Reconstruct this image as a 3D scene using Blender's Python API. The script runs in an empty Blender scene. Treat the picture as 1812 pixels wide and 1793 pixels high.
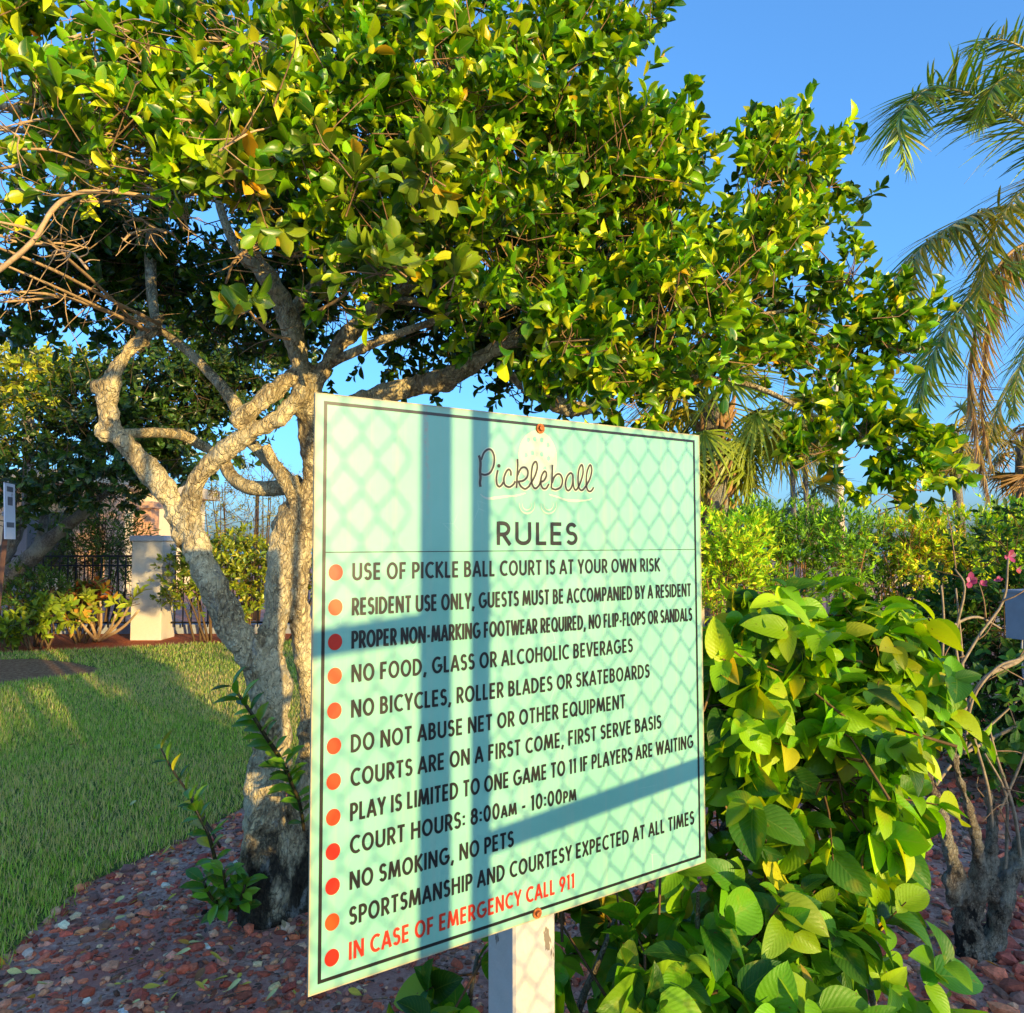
import bpy, math, random
import numpy as np
from mathutils import Vector, Matrix

R = math.radians
rng = np.random.default_rng(11)
random.seed(11)
scene = bpy.context.scene
COL = scene.collection

# ------------------------------------------------------------------ camera
FPX, CU, CV, EYE = 1300.0, 906.0, 896.5, 1.5
PITCH, ROLL = R(2.955), R(-0.124)
_F = np.array([0, math.cos(PITCH), math.sin(PITCH)])
_U = np.array([0, -math.sin(PITCH), math.cos(PITCH)])
_X = np.array([1.0, 0, 0])
CX = math.cos(ROLL) * _X + math.sin(ROLL) * _U
CUP = -math.sin(ROLL) * _X + math.cos(ROLL) * _U
cam_d = bpy.data.cameras.new('camera')
cam = bpy.data.objects.new('camera', cam_d)
COL.objects.link(cam)
cam_d.sensor_width = 36.0
cam_d.sensor_fit = 'HORIZONTAL'
cam_d.lens = FPX / 1812.0 * 36.0
cam_d.clip_start = 0.02
cam_d.clip_end = 6000
m = Matrix(((CX[0], CUP[0], -_F[0], 0), (CX[1], CUP[1], -_F[1], 0), (CX[2], CUP[2], -_F[2], EYE), (0, 0, 0, 1)))
cam.matrix_world = m
scene.camera = cam

# ------------------------------------------------------------------ sky, sun, exposure
SUN_AZ, SUN_EL = R(141.5), R(6.0)
SUN = np.array([math.sin(SUN_AZ) * math.cos(SUN_EL), math.cos(SUN_AZ) * math.cos(SUN_EL), math.sin(SUN_EL)])
world = bpy.data.worlds.new('World')
scene.world = world
world.use_nodes = True
wn = world.node_tree
bg = wn.nodes['Background']
sky = wn.nodes.new('ShaderNodeTexSky')
sky.sky_type = 'NISHITA'
sky.sun_disc = False
sky.sun_elevation = SUN_EL
sky.sun_rotation = SUN_AZ
sky.altitude = 0
sky.air_density = 0.8
sky.dust_density = 2.2
sky.ozone_density = 5.4
hs = wn.nodes.new('ShaderNodeHueSaturation')
hs.inputs['Saturation'].default_value = 1.0
hs.inputs['Value'].default_value = 1.34
gm_ = wn.nodes.new('ShaderNodeGamma')
gm_.inputs[1].default_value = 0.76
wn.links.new(sky.outputs[0], gm_.inputs[0])
wn.links.new(gm_.outputs[0], hs.inputs['Color'])
wn.links.new(hs.outputs[0], bg.inputs[0])
bg.inputs[1].default_value = 0.15
sun_d = bpy.data.lights.new('sun', 'SUN')
sun_d.energy = 2.05
sun_d.angle = R(0.55)
sun_d.color = (1.0, 0.715, 0.28)
sun_o = bpy.data.objects.new('sun', sun_d)
COL.objects.link(sun_o)
sun_o.rotation_euler = Vector(-SUN).to_track_quat('-Z', 'Y').to_euler()
sun_o.location = (8, -10, 12)
scene.view_settings.view_transform = 'Standard'
scene.view_settings.look = 'None'
scene.view_settings.exposure = 1.95
scene.view_settings.gamma = 1.0
scene.cycles.max_bounces = 8
scene.cycles.transparent_max_bounces = 8


# ------------------------------------------------------------------ helpers
def lin(r, g, b):
    f = lambda c: (c / 255 / 12.92) if c / 255 <= 0.04045 else ((c / 255 + 0.055) / 1.055) ** 2.4
    return (f(r), f(g), f(b))


def P(u, v, Y):
    """photo pixel (1812 px wide) and a depth in metres -> a point in the world"""
    r = _F + (u - CU) / FPX * CX - (v - CV) / FPX * CUP
    r = r * (Y / r[1])
    return np.array([r[0], r[1], r[2] + EYE])


def G(u, v, z=0.0):
    """photo pixel -> point on the ground"""
    r = _F + (u - CU) / FPX * CX - (v - CV) / FPX * CUP
    k = (z - EYE) / r[2]
    return np.array([r[0] * k, r[1] * k, z])


def nrm(a):
    return a / np.maximum(np.linalg.norm(a, axis=-1, keepdims=True), 1e-9)


class MB:
    """collects faces, links them as one mesh object"""
    def __init__(s):
        s.v, s.f, s.c, s.uv, s.n = [], [], [], [], 0

    def add(s, v, f, col=None, uv=None):
        v = np.asarray(v, float).reshape(-1, 3)
        fs = f if isinstance(f, list) and len(f) and isinstance(f[0], np.ndarray) else [np.asarray(f, int)]
        for q in fs:
            if len(q):
                s.f.append(q + s.n)
        k = len(v)
        s.v.append(v)
        if col is None:
            col = np.ones((k, 3))
        col = np.broadcast_to(np.asarray(col, float), (k, 3))
        s.c.append(col)
        s.uv.append(np.zeros((k, 2)) if uv is None else np.asarray(uv, float))
        s.n += k

    def box(s, lo, hi, frame=None, org=None, col=None):
        x0, y0, z0 = lo
        x1, y1, z1 = hi
        v = np.array([[x0, y0, z0], [x1, y0, z0], [x1, y1, z0], [x0, y1, z0], [x0, y0, z1], [x1, y0, z1], [x1, y1, z1], [x0, y1, z1]], float)
        if frame is not None:
            v = v @ np.asarray(frame)
        if org is not None:
            v = v + np.asarray(org)
        f = np.array([[0, 3, 2, 1], [4, 5, 6, 7], [0, 1, 5, 4], [1, 2, 6, 5], [2, 3, 7, 6], [3, 0, 4, 7]])
        s.add(v, f, col)

    def tube(s, pts, rad, sides=8, smooth=True, sub=4, noise=0.0, col=None, caps=True):
        pts = np.asarray(pts, float)
        rad = np.broadcast_to(np.asarray(rad, float), (len(pts),)).copy()
        if smooth and len(pts) > 2:
            pp = np.vstack([2 * pts[0] - pts[1], pts, 2 * pts[-1] - pts[-2]])
            rr = np.concatenate([[rad[0]], rad, [rad[-1]]])
            o, q = [], []
            for i in range(1, len(pp) - 2):
                for k in range(sub):
                    t = k / sub
                    a, b, c, d = pp[i - 1], pp[i], pp[i + 1], pp[i + 2]
                    o.append(.5 * ((2 * b) + (c - a) * t + (2 * a - 5 * b + 4 * c - d) * t * t + (3 * b - a - 3 * c + d) * t ** 3))
                    q.append(rr[i] * (1 - t) + rr[i + 1] * t)
            o.append(pp[-2]); q.append(rr[-2])
            pts, rad = np.array(o), np.array(q)
        n = len(pts)
        tg = nrm(np.gradient(pts, axis=0))
        ref = np.array([0.0, 0, 1]) if abs(tg[0][2]) < .9 else np.array([1.0, 0, 0])
        a = nrm(np.cross(tg[0], ref))
        vs = []
        ang = np.arange(sides) / sides * 2 * math.pi
        for i in range(n):
            a = nrm(a - tg[i] * (a @ tg[i]))
            b = np.cross(tg[i], a)
            rr = rad[i] * (1 + noise * rng.normal(size=sides)) if noise else rad[i] * np.ones(sides)
            vs.append(pts[i] + np.cos(ang)[:, None] * a * rr[:, None] + np.sin(ang)[:, None] * b * rr[:, None])
        vs = np.concatenate(vs)
        i = np.arange(n - 1)[:, None] * sides
        j = np.arange(sides)[None, :]
        j2 = (j + 1) % sides
        f = np.stack([i + j, i + j2, i + sides + j2, i + sides + j], -1).reshape(-1, 4)
        fl = [f]
        if caps and sides >= 3:
            k = len(vs)
            vs = np.vstack([vs, pts[:1], pts[-1:]])
            jj = np.arange(sides)
            fl.append(np.stack([np.full(sides, k), (jj + 1) % sides, jj], -1))
            fl.append(np.stack([np.full(sides, k + 1), (n - 1) * sides + jj, (n - 1) * sides + (jj + 1) % sides], -1))
        s.add(vs, fl, col)

    def leaves(s, pos, d, up, L, W, T, col):
        """many copies of the leaf template T=(verts, faces, uv): x along, y across, z up"""
        tv, tf, tuv = T
        N, k = len(pos), len(tv)
        d = nrm(d)
        up = nrm(up - d * np.sum(up * d, -1, keepdims=True))
        sd = np.cross(up, d)
        L = np.broadcast_to(L, (N,))[:, None, None]
        W = np.broadcast_to(W, (N,))[:, None, None]
        v = pos[:, None] + d[:, None] * (tv[None, :, 0:1] * L) + sd[:, None] * (tv[None, :, 1:2] * W) + up[:, None] * (tv[None, :, 2:3] * L + tv[None, :, 3:4] * W)
        f = (tf[None] + (np.arange(N) * k)[:, None, None]).reshape(-1, tf.shape[1])
        c = np.repeat(np.asarray(col, float).reshape(N, 3), k, 0)
        s.add(v.reshape(-1, 3), f, c, np.tile(tuv, (N, 1)))

    def build(s, name, mat, parent=None, origin=None, shade=True):
        v = np.concatenate(s.v)
        if parent is not None:
            org = np.zeros(3)
            p = parent
            while p is not None:
                org = org + np.array(p.location)
                p = p.parent
        else:
            org = np.zeros(3) if origin is None else np.asarray(origin, float)
        v = v - org
        me = bpy.data.meshes.new(name)
        me.vertices.add(len(v))
        me.vertices.foreach_set('co', v.astype(np.float32).ravel())
        idx = np.concatenate([q.ravel() for q in s.f]).astype(np.int32)
        tot = np.concatenate([np.full(len(q), q.shape[1]) for q in s.f]).astype(np.int32)
        st = np.concatenate([[0], np.cumsum(tot)[:-1]]).astype(np.int32)
        me.loops.add(len(idx))
        me.loops.foreach_set('vertex_index', idx)
        me.polygons.add(len(tot))
        me.polygons.foreach_set('loop_start', st)
        me.update(calc_edges=True)
        if shade is not None:
            me.polygons.foreach_set('use_smooth', np.full(len(tot), bool(shade)))
        at = me.attributes.new('tint', 'FLOAT_COLOR', 'POINT')
        c = np.concatenate(s.c)
        at.data.foreach_set('color', np.hstack([c, np.ones((len(c), 1))]).astype(np.float32).ravel())
        ul = me.uv_layers.new(name='uv')
        ul.data.foreach_set('uv', np.concatenate(s.uv)[idx].astype(np.float32).ravel())
        me.validate()
        me.materials.append(mat)
        o = bpy.data.objects.new(name, me)
        COL.objects.link(o)
        if parent is not None:
            o.parent = parent
        else:
            o.location = org
        return o


def tag(o, label=None, cat=None, group=None, kind=None):
    if label: o['label'] = label
    if cat: o['category'] = cat
    if group: o['group'] = group
    if kind: o['kind'] = kind
    return o


def thing(name, label, cat, loc, group=None):
    o = bpy.data.objects.new(name, None)
    COL.objects.link(o)
    o.location = tuple(float(c) for c in loc)
    o.empty_display_size = .1
    return tag(o, label, cat, group)


# ---- leaf templates
def leaf_template(rows, halves, prof, fold=.25, curl=.15, cup=0.0):
    xs = np.linspace(0, 1, rows)
    ys = np.linspace(-1, 1, 2 * halves + 1)
    v, uv = [], []
    for x in xs:
        w = .5 * prof(x)
        for y in ys:
            v.append((x - .06 * abs(y) * curl, y * w, -curl * x * x + cup * math.sin(x * 3.1), fold * abs(y) * w))
            uv.append((x, y * .5 + .5))
    k = len(ys)
    f = [(i * k + j, (i + 1) * k + j, (i + 1) * k + j + 1, i * k + j + 1) for i in range(rows - 1) for j in range(k - 1)]
    return np.array(v), np.array(f), np.array(uv)


obov = lambda x: max(.03, math.sin(math.pi * min(1, x ** 1.15) * .97 + .03) ** .75 if x < 1 else .05)
heart = lambda x: max(.02, (1.72 * (x + .015) ** .38 * (1 - x ** 1.25) ** .8) if x < 1 else .02)
lanc = lambda x: max(.02, math.sin(math.pi * x) ** .9 if 0 < x < 1 else .02)
blade = lambda x: max(.03, (1 - x ** 2.2))
T_LIG = leaf_template(6, 1, obov, .5, .16)
T_LIG2 = leaf_template(6, 1, obov, .8, -.12)
T_LIG3 = leaf_template(6, 1, obov, 1.3, .38, .05)
T_SMALL = leaf_template(4, 1, lanc, .3, .1)
T_HIB = leaf_template(9, 2, heart, .3, .28)
T_HIB2 = leaf_template(9, 2, heart, .55, .12, .06)
T_PALM = leaf_template(4, 1, blade, .5, .3)
T_GRASS = leaf_template(4, 1, blade, .3, .45)
# grass blades use a single strip
def strip_template(rows, curl):
    v, uv = [], []
    for x in np.linspace(0, 1, rows):
        w = .5 * max(.06, 1 - x ** 2)
        for y in (-1, 1):
            v.append((x, y * w, -curl * x * x, 0)); uv.append((x, y * .5 + .5))
    f = [(2 * i, 2 * i + 2, 2 * i + 3, 2 * i + 1) for i in range(rows - 1)]
    return np.array(v), np.array(f), np.array(uv)
T_BLADE = strip_template(4, .5)


def pick(pal, N, jit=.18):
    cols = np.array([p[0] for p in pal], float)
    w = np.array([p[1] for p in pal], float)
    c = cols[rng.choice(len(pal), N, p=w / w.sum())]
    return np.clip(c * (1 + jit * rng.normal(size=(N, 1))) * (1 + .06 * rng.normal(size=(N, 3))), .004, 1)


def sphere_dirs(N):
    return nrm(rng.normal(size=(N, 3)))


def foliage(mb, blobs, ncl, nl, L, W, twig, T, pal, up=.5, shell=.45, spray=0, ang=(35, 70), droop=0.0, twigs=None, twig_col=(.2, .14, .08), twig_r=.0022, jit=.18, lower_cut=None):
    """leaf sprays through the volume of a few ellipsoids; blobs = (centre, (rx,ry,rz))"""
    C = np.array([b[0] for b in blobs], float)
    Rr = np.array([b[1] if np.ndim(b[1]) else (b[1],) * 3 for b in blobs], float)
    w = np.prod(Rr, 1) ** (2 / 3)
    k = rng.choice(len(blobs), ncl, p=w / w.sum())
    d = sphere_dirs(ncl)
    rr = 1 - shell * rng.random(ncl) ** 1.3
    base = C[k] + d * Rr[k] * rr[:, None]
    if spray:
        ns = max(1, ncl // spray)
        g_ = rng.integers(0, ns, ncl)
        sr = rng.uniform(.42, 1.05, ns)[g_][:, None] * twig
        d = nrm(d[g_] + .25 * rng.normal(size=(ncl, 3)))
        base = base[g_] + rng.normal(size=(ncl, 3)) * sr * np.array([.85, .85, .5])
    if lower_cut is not None:
        ok = base[:, 2] > lower_cut
        base, d = base[ok], d[ok]
        ncl = len(base)
    td = nrm(d * .75 + np.array([0, 0, up]) + .45 * rng.normal(size=(ncl, 3)))
    tl = twig * rng.uniform(.6, 1.35, ncl)
    a = nrm(np.cross(td, rng.normal(size=(ncl, 3))))
    b = np.cross(td, a)
    pos, dr, upv = [], [], []
    ph0 = rng.uniform(0, 6.28, ncl)
    for j in range(nl):
        t = .25 + .75 * (j // 2 + .5) / max(1, nl / 2)
        ph = ph0 + (j // 2) * 1.57 + (j % 2) * math.pi + .35 * rng.normal(size=ncl)
        an = np.radians(rng.uniform(*ang, ncl)) * (1.15 - .4 * t)
        pr = a * np.cos(ph)[:, None] + b * np.sin(ph)[:, None]
        ld = td * np.cos(an)[:, None] + pr * np.sin(an)[:, None] + np.array([0, 0, -droop])
        pos.append(base + td * (tl * t)[:, None])
        dr.append(ld)
        upv.append(td * .9 - pr * .3 + .3 * rng.normal(size=(ncl, 3)) + np.array([0, 0, droop]))
    pos, dr, upv = map(np.concatenate, (pos, dr, upv))
    N = len(pos)
    LL = L * rng.uniform(.55, 1.32, N)
    tone = np.tile(1 + .16 * rng.normal(size=(ncl, 1)), (nl, 1))
    cols = np.clip(pick(pal, N, jit) * tone, .004, 1)
    Ts = T if isinstance(T, list) else [T]
    g = rng.integers(0, len(Ts), N)
    for q, t_ in enumerate(Ts):
        s_ = g == q
        mb.leaves(pos[s_], dr[s_], upv[s_], LL[s_], LL[s_] * (W / L) * rng.uniform(.8, 1.15, s_.sum()), t_, cols[s_])
    if twigs is not None:
        sel = rng.random(ncl) < .45
        base, td, tl, d = base[sel], td[sel], tl[sel], d[sel]
        st = base - td * (tl * .9)[:, None] - d * (tl * .4)[:, None]
        en = base + td * tl[:, None]
        md = base + .02 * rng.normal(size=base.shape) * (tl / .1)[:, None]
        sticks(twigs, np.stack([st, md, en], 1), np.array([1.5, 1.1, .6]) * twig_r, twig_col)


def sticks(mb, pts, rad, col):
    """many thin three-sided sticks at once; pts (N,k,3)"""
    N, k, _ = pts.shape
    t = nrm(pts[:, -1] - pts[:, 0])
    a = nrm(np.cross(t, rng.normal(size=(N, 3))))
    b = np.cross(t, a)
    ring = []
    for q in range(3):
        an = q * 2.094
        ring.append(a * math.cos(an) + b * math.sin(an))
    ring = np.stack(ring, 1)
    v = pts[:, :, None, :] + ring[:, None, :, :] * np.asarray(rad).reshape(1, -1, 1, 1)
    f = []
    for i in range(k - 1):
        for q in range(3):
            q2 = (q + 1) % 3
            f.append((i * 3 + q, i * 3 + q2, i * 3 + 3 + q2, i * 3 + 3 + q))
    f = np.array(f)
    ff = (f[None] + (np.arange(N) * k * 3)[:, None, None]).reshape(-1, 4)
    c = np.repeat(np.broadcast_to(np.asarray(col, float), (N, 3)) * (1 + .2 * rng.normal(size=(N, 1))), k * 3, 0)
    mb.add(v.reshape(-1, 3), ff, np.clip(c, .01, 1))


# ------------------------------------------------------------------ materials
class NT:
    def __init__(s, name):
        s.m = bpy.data.materials.new(name)
        s.m.use_nodes = True
        s.t = s.m.node_tree
        s.b = s.t.nodes['Principled BSDF']
        s.out = s.t.nodes['Material Output']

    def n(s, typ, **kw):
        o = s.t.nodes.new(typ)
        for k, v in kw.items():
            if k.startswith('i_'):
                o.inputs[k[2:].replace('_', ' ')].default_value = v
            else:
                setattr(o, k, v)
        return o

    def l(s, a, b):
        s.t.links.new(a, b)

    def coords(s, which='Object'):
        return s.n('ShaderNodeTexCoord').outputs[which]

    def noise(s, vec, scale, detail=4, rough=.55):
        o = s.n('ShaderNodeTexNoise')
        o.inputs['Scale'].default_value = scale
        o.inputs['Detail'].default_value = detail
        o.inputs['Roughness'].default_value = rough
        if vec is not None: s.l(vec, o.inputs['Vector'])
        return o.outputs[0]

    def voro(s, vec, scale, feature='F1', out=0):
        o = s.n('ShaderNodeTexVoronoi', feature=feature)
        o.inputs['Scale'].default_value = scale
        if vec is not None: s.l(vec, o.inputs['Vector'])
        return o.outputs[out]

    def ramp(s, fac, stops):
        o = s.n('ShaderNodeValToRGB')
        e = o.color_ramp.elements
        while len(e) < len(stops): e.new(.5)
        for q, (p, c) in zip(e, stops):
            q.position = p
            q.color = (*c, 1) if len(c) == 3 else c
        s.l(fac, o.inputs[0])
        return o.outputs[0]

    def mix(s, fac, a, b, mode='MIX'):
        o = s.n('ShaderNodeMix', data_type='RGBA', blend_type=mode)
        for val, i in ((fac, 0), (a, 6), (b, 7)):
            if hasattr(val, 'is_linked'): s.l(val, o.inputs[i])
            elif i == 0: o.inputs[0].default_value = val
            else: o.inputs[i].default_value = (*val, 1)
        return o.outputs[2]

    def math(s, op, a, b=None, c=None):
        o = s.n('ShaderNodeMath', operation=op)
        for i, val in enumerate((a, b, c)):
            if val is None: continue
            if hasattr(val, 'is_linked'): s.l(val, o.inputs[i])
            else: o.inputs[i].default_value = val
        return o.outputs[0]

    def bump(s, h, strength=.3, dist=.01):
        o = s.n('ShaderNodeBump')
        o.inputs['Strength'].default_value = strength
        o.inputs['Distance'].default_value = dist
        s.l(h, o.inputs['Height'])
        s.l(o.outputs[0], s.b.inputs['Normal'])
        return o.outputs[0]

    def tint(s):
        o = s.n('ShaderNodeAttribute')
        o.attribute_name = 'tint'
        return o.outputs['Color']

    def set(s, **kw):
        for k, v in kw.items():
            s.b.inputs[k.replace('_', ' ')].default_value = v
        return s


def m_leaf(name, rough=.38, transl=.35, spec=.5, veins=False, gain=1.0):
    n = NT(name)
    c = n.tint()
    if veins:
        uv = n.coords('UV')
        sx = n.n('ShaderNodeSeparateXYZ')
        n.l(uv, sx.inputs[0])
        ay = n.math('ABSOLUTE', n.math('SUBTRACT', sx.outputs[1], .5))
        k = n.math('SUBTRACT', n.math('MULTIPLY', sx.outputs[0], 9.0), n.math('MULTIPLY', ay, 7.0))
        fr = n.math('ABSOLUTE', n.math('SUBTRACT', n.math('FRACT', k), .5))
        side = n.math('LESS_THAN', fr, .055)
        mid = n.math('LESS_THAN', ay, .018)
        vein = n.math('MAXIMUM', mid, n.math('MULTIPLY', side, .55))
        ed = n.noise(n.coords('Object'), 18, 3)
        c = n.mix(n.math('MULTIPLY', vein, .22), c, (.36, .46, .07))
        c = n.mix(n.math('MULTIPLY', n.ramp(ed, [(.58, (0, 0, 0)), (.7, (1, 1, 1))]), .45), c, (.46, .40, .03))
        sp = n.noise(n.coords('Object'), 62, 3, .6)
        c = n.mix(n.math('MULTIPLY', n.ramp(sp, [(.685, (0, 0, 0)), (.71, (1, 1, 1))]), .75), c, (.16, .07, .02))
        hgt = n.math('SUBTRACT', fr, n.math('MULTIPLY', mid, .6))
        n.bump(n.math('ADD', hgt, n.math('MULTIPLY', n.noise(n.coords('Object'), 40, 2), 2.5)), .22, .004)
    else:
        uv = n.coords('UV')
        sx = n.n('ShaderNodeSeparateXYZ')
        n.l(uv, sx.inputs[0])
        ay = n.math('ABSOLUTE', n.math('SUBTRACT', sx.outputs[1], .5))
        mid = n.math('LESS_THAN', ay, .035)
        c = n.mix(n.math('MULTIPLY', mid, .35), c, (.3, .34, .08))
        blot = n.noise(n.coords('Object'), 38, 3, .6)
        c = n.mix(n.math('MULTIPLY', n.ramp(blot, [(.56, (0, 0, 0)), (.7, (1, 1, 1))]), .4), c, (.4, .34, .03))
        spk = n.noise(n.coords('Object'), 130, 2, .6)
        c = n.mix(n.math('MULTIPLY', n.ramp(spk, [(.69, (0, 0, 0)), (.73, (1, 1, 1))]), .6), c, (.14, .07, .02))
    n.l(c, n.b.inputs['Base Color'])
    n.set(Roughness=rough, Specular_IOR_Level=spec)
    tr = n.n('ShaderNodeBsdfTranslucent')
    yl = n.mix(1.0, c, (1.5, 1.25, .35), 'MULTIPLY')
    n.l(yl, tr.inputs[0])
    mx = n.n('ShaderNodeMixShader')
    mx.inputs[0].default_value = transl
    n.l(n.b.outputs[0], mx.inputs[1])
    n.l(tr.outputs[0], mx.inputs[2])
    n.l(mx.outputs[0], n.out.inputs[0])
    return n.m


def m_bark(name, base, dark, lichen, scale=1.0, foot=0.0, bump=.95):
    n = NT(name)
    co = n.coords('Object')
    mp = n.n('ShaderNodeMapping')
    mp.inputs['Scale'].default_value = (1, 1, .55)
    n.l(co, mp.inputs[0])
    vec = mp.outputs[0]
    wob = n.noise(vec, 9 * scale, 4)
    mixv = n.n('ShaderNodeVectorMath', operation='MULTIPLY_ADD')
    n.l(wob, mixv.inputs[0]); mixv.inputs[1].default_value = (.16, .16, .16); n.l(vec, mixv.inputs[2])
    crack = n.voro(mixv.outputs[0], 44 * scale, 'DISTANCE_TO_EDGE')
    spots = n.noise(vec, 34 * scale, 6, .7)
    big = n.noise(vec, 7 * scale, 5, .6)
    c = n.ramp(spots, [(.34, dark), (.48, base), (.66, tuple(min(1, x * 1.3) for x in base))])
    scal = n.voro(mixv.outputs[0], 60 * scale, 'F1')
    c = n.mix(n.ramp(scal, [(.28, (0, 0, 0)), (.6, (.75, .75, .75))]), c, dark)
    c = n.mix(n.ramp(big, [(.45, (0, 0, 0)), (.58, (1, 1, 1))]), c, lichen)
    c2 = n.mix(n.ramp(crack, [(.0, (1, 1, 1)), (.06, (0, 0, 0))]), c, tuple(x * .45 for x in dark))
    lowm = n.n('ShaderNodeSeparateXYZ')
    n.l(co, lowm.inputs[0])
    hz = n.math('ADD', lowm.outputs[2], n.math('MULTIPLY', big, .5))
    cm = n.ramp(hz, [(.35, (.85, .85, .85)), (1.0, (.12, .12, .12))])
    c = n.mix(n.math('MULTIPLY', cm, n.ramp(n.noise(vec, 4.5 * scale, 3), [(.4, (0, 0, 0)), (.56, (1, 1, 1))])), c, c2)
    fleck = n.ramp(n.noise(vec, 70 * scale, 4, .75), [(.56, (0, 0, 0)), (.64, (1, 1, 1))])
    c = n.mix(n.math('MULTIPLY', fleck, .75), c, tuple(x * .5 for x in dark))
    pale = n.ramp(n.noise(vec, 95 * scale, 3, .7), [(.6, (0, 0, 0)), (.66, (1, 1, 1))])
    c = n.mix(n.math('MULTIPLY', pale, .6), c, tuple(min(.8, x * 1.5) for x in lichen))
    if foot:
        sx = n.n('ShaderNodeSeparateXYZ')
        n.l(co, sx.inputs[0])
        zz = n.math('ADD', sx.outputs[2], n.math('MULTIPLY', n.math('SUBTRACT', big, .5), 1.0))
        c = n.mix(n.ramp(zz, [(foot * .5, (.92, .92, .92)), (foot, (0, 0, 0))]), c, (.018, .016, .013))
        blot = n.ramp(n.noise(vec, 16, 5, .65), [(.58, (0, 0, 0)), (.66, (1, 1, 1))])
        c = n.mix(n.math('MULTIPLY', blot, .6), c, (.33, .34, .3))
    n.l(c, n.b.inputs['Base Color'])
    n.set(Roughness=.9, Specular_IOR_Level=.2)
    h = n.math('ADD', n.math('MULTIPLY', n.math('MINIMUM', crack, .12), 2.5), n.math('ADD', spots, n.math('MULTIPLY', big, 1.0)))
    n.bump(h, bump, .022)
    return n.m


def m_plain(name, col, rough=.6, metal=0.0, var=.15, scale=20, bump=.0, spec=.5):
    n = NT(name)
    co = n.coords('Object')
    f = n.noise(co, scale, 5)
    c = n.ramp(f, [(.3, tuple(x * (1 - var) for x in col)), (.7, tuple(min(1, x * (1 + var)) for x in col))])
    n.l(c, n.b.inputs['Base Color'])
    n.set(Roughness=rough, Metallic=metal, Specular_IOR_Level=spec)
    if bump: n.bump(n.noise(co, scale * 3, 4), bump, .01)
    return n.m


def m_tint(name, rough=.85, spec=.25, noise_scale=0, bump=0.0):
    n = NT(name)
    c = n.tint()
    if noise_scale:
        co = n.coords('Object')
        f = n.noise(co, noise_scale, 5, .65)
        c = n.mix(1.0, c, n.ramp(f, [(.3, (.62, .6, .58)), (.7, (1.25, 1.22, 1.18))]), 'MULTIPLY')
        if bump: n.bump(f, bump, .006)
    n.l(c, n.b.inputs['Base Color'])
    n.set(Roughness=rough, Specular_IOR_Level=spec)
    return n.m


M_LIG = m_leaf('ligustrum_leaf', .3, .32, .45)
M_HIB = m_leaf('broad_leaf', .42, .4, .32, veins=True)
M_SOFT = m_leaf('soft_leaf', .55, .35, .3)
M_PALM = m_leaf('palm_leaf', .42, .25, .5)
M_GRASS = m_leaf('grass_blade', .5, .5, .3)
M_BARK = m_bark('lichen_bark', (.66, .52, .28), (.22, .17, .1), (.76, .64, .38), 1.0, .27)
M_BARK2 = m_bark('shrub_bark', (.3, .24, .16), (.1, .075, .05), (.38, .34, .24), 2.0, .05)
M_BARKF = m_bark('far_bark', (.2, .18, .15), (.1, .085, .07), (.26, .25, .2), .6, 0)
M_TWIG = m_tint('twig', .85, .2, 60)
M_ROCK = m_tint('lava_rock', .92, .2, 90, .5)
M_DEAD = m_tint('dead_leaf', .7, .3, 40)

# ------------------------------------------------------------------ ground, lawn, beds
def sheet(name, pts, z, mat):
    mb = MB()
    v = np.array([(p[0], p[1], z) for p in pts])
    mb.add(v, [np.array([list(range(len(v)))])])
    return mb.build(name, mat, None, None, False)


n = NT('soil')
co = n.coords('Object')
f1 = n.noise(co, 3.0, 6, .65)
f2 = n.noise(co, 45, 6, .7)
c = n.ramp(f2, [(.28, lin(116, 84, 72)), (.5, lin(198, 150, 130)), (.74, lin(236, 206, 184))])
c = n.mix(n.ramp(f1, [(.42, (0, 0, 0)), (.62, (1, 1, 1))]), c, lin(186, 122, 104))
n.l(c, n.b.inputs['Base Color']); n.set(Roughness=.95, Specular_IOR_Level=.15)
n.bump(n.math('ADD', f2, f1), .8, .02)
M_SOIL = n.m
gm = MB()
gm.add([(-2500, -60, 0), (2500, -60, 0), (2500, 90, 0), (-2500, 90, 0)], np.array([[0, 1, 2, 3]]))
tag(gm.build('ground', M_SOIL, shade=False), kind='structure')
n = NT('sea')
n.b.inputs['Base Color'].default_value = (*lin(90, 130, 150), 1)
n.set(Roughness=.12)
n.bump(n.noise(n.coords('Object'), 1.2, 4), .3, .05)
wm = MB()
wm.add([(-4000, 90, -.02), (4000, 90, -.02), (4000, 5000, -.02), (-4000, 5000, -.02)], np.array([[0, 1, 2, 3]]))
tag(wm.build('water', n.m, shade=False), kind='structure')

LAWN = [G(*q) for q in [(-420, 1166), (-200, 1160), (0, 1156), (180, 1148), (330, 1140), (480, 1136), (640, 1130), (800, 1128), (800, 1290), (700, 1300), (620, 1322), (530, 1372), (430, 1430), (340, 1480), (250, 1520), (150, 1567), (60, 1645), (0, 1705), (-90, 1790), (-420, 1900)]]
n = NT('turf')
co = n.coords('Object')
c = n.ramp(n.noise(co, 2.2, 5, .6), [(.35, lin(104, 126, 50)), (.55, lin(126, 146, 64)), (.72, lin(160, 154, 88))])
c = n.mix(n.ramp(n.noise(co, 90, 4, .7), [(.4, (0, 0, 0)), (.6, (1, 1, 1))]), c, lin(84, 88, 50))
n.l(c, n.b.inputs['Base Color']); n.set(Roughness=.95, Specular_IOR_Level=.1)
n.bump(n.noise(co, 120, 4), .8, .02)
tag(sheet('lawn', LAWN, .004, n.m), kind='structure')
n = NT('red_mulch')
co = n.coords('Object')
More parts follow.
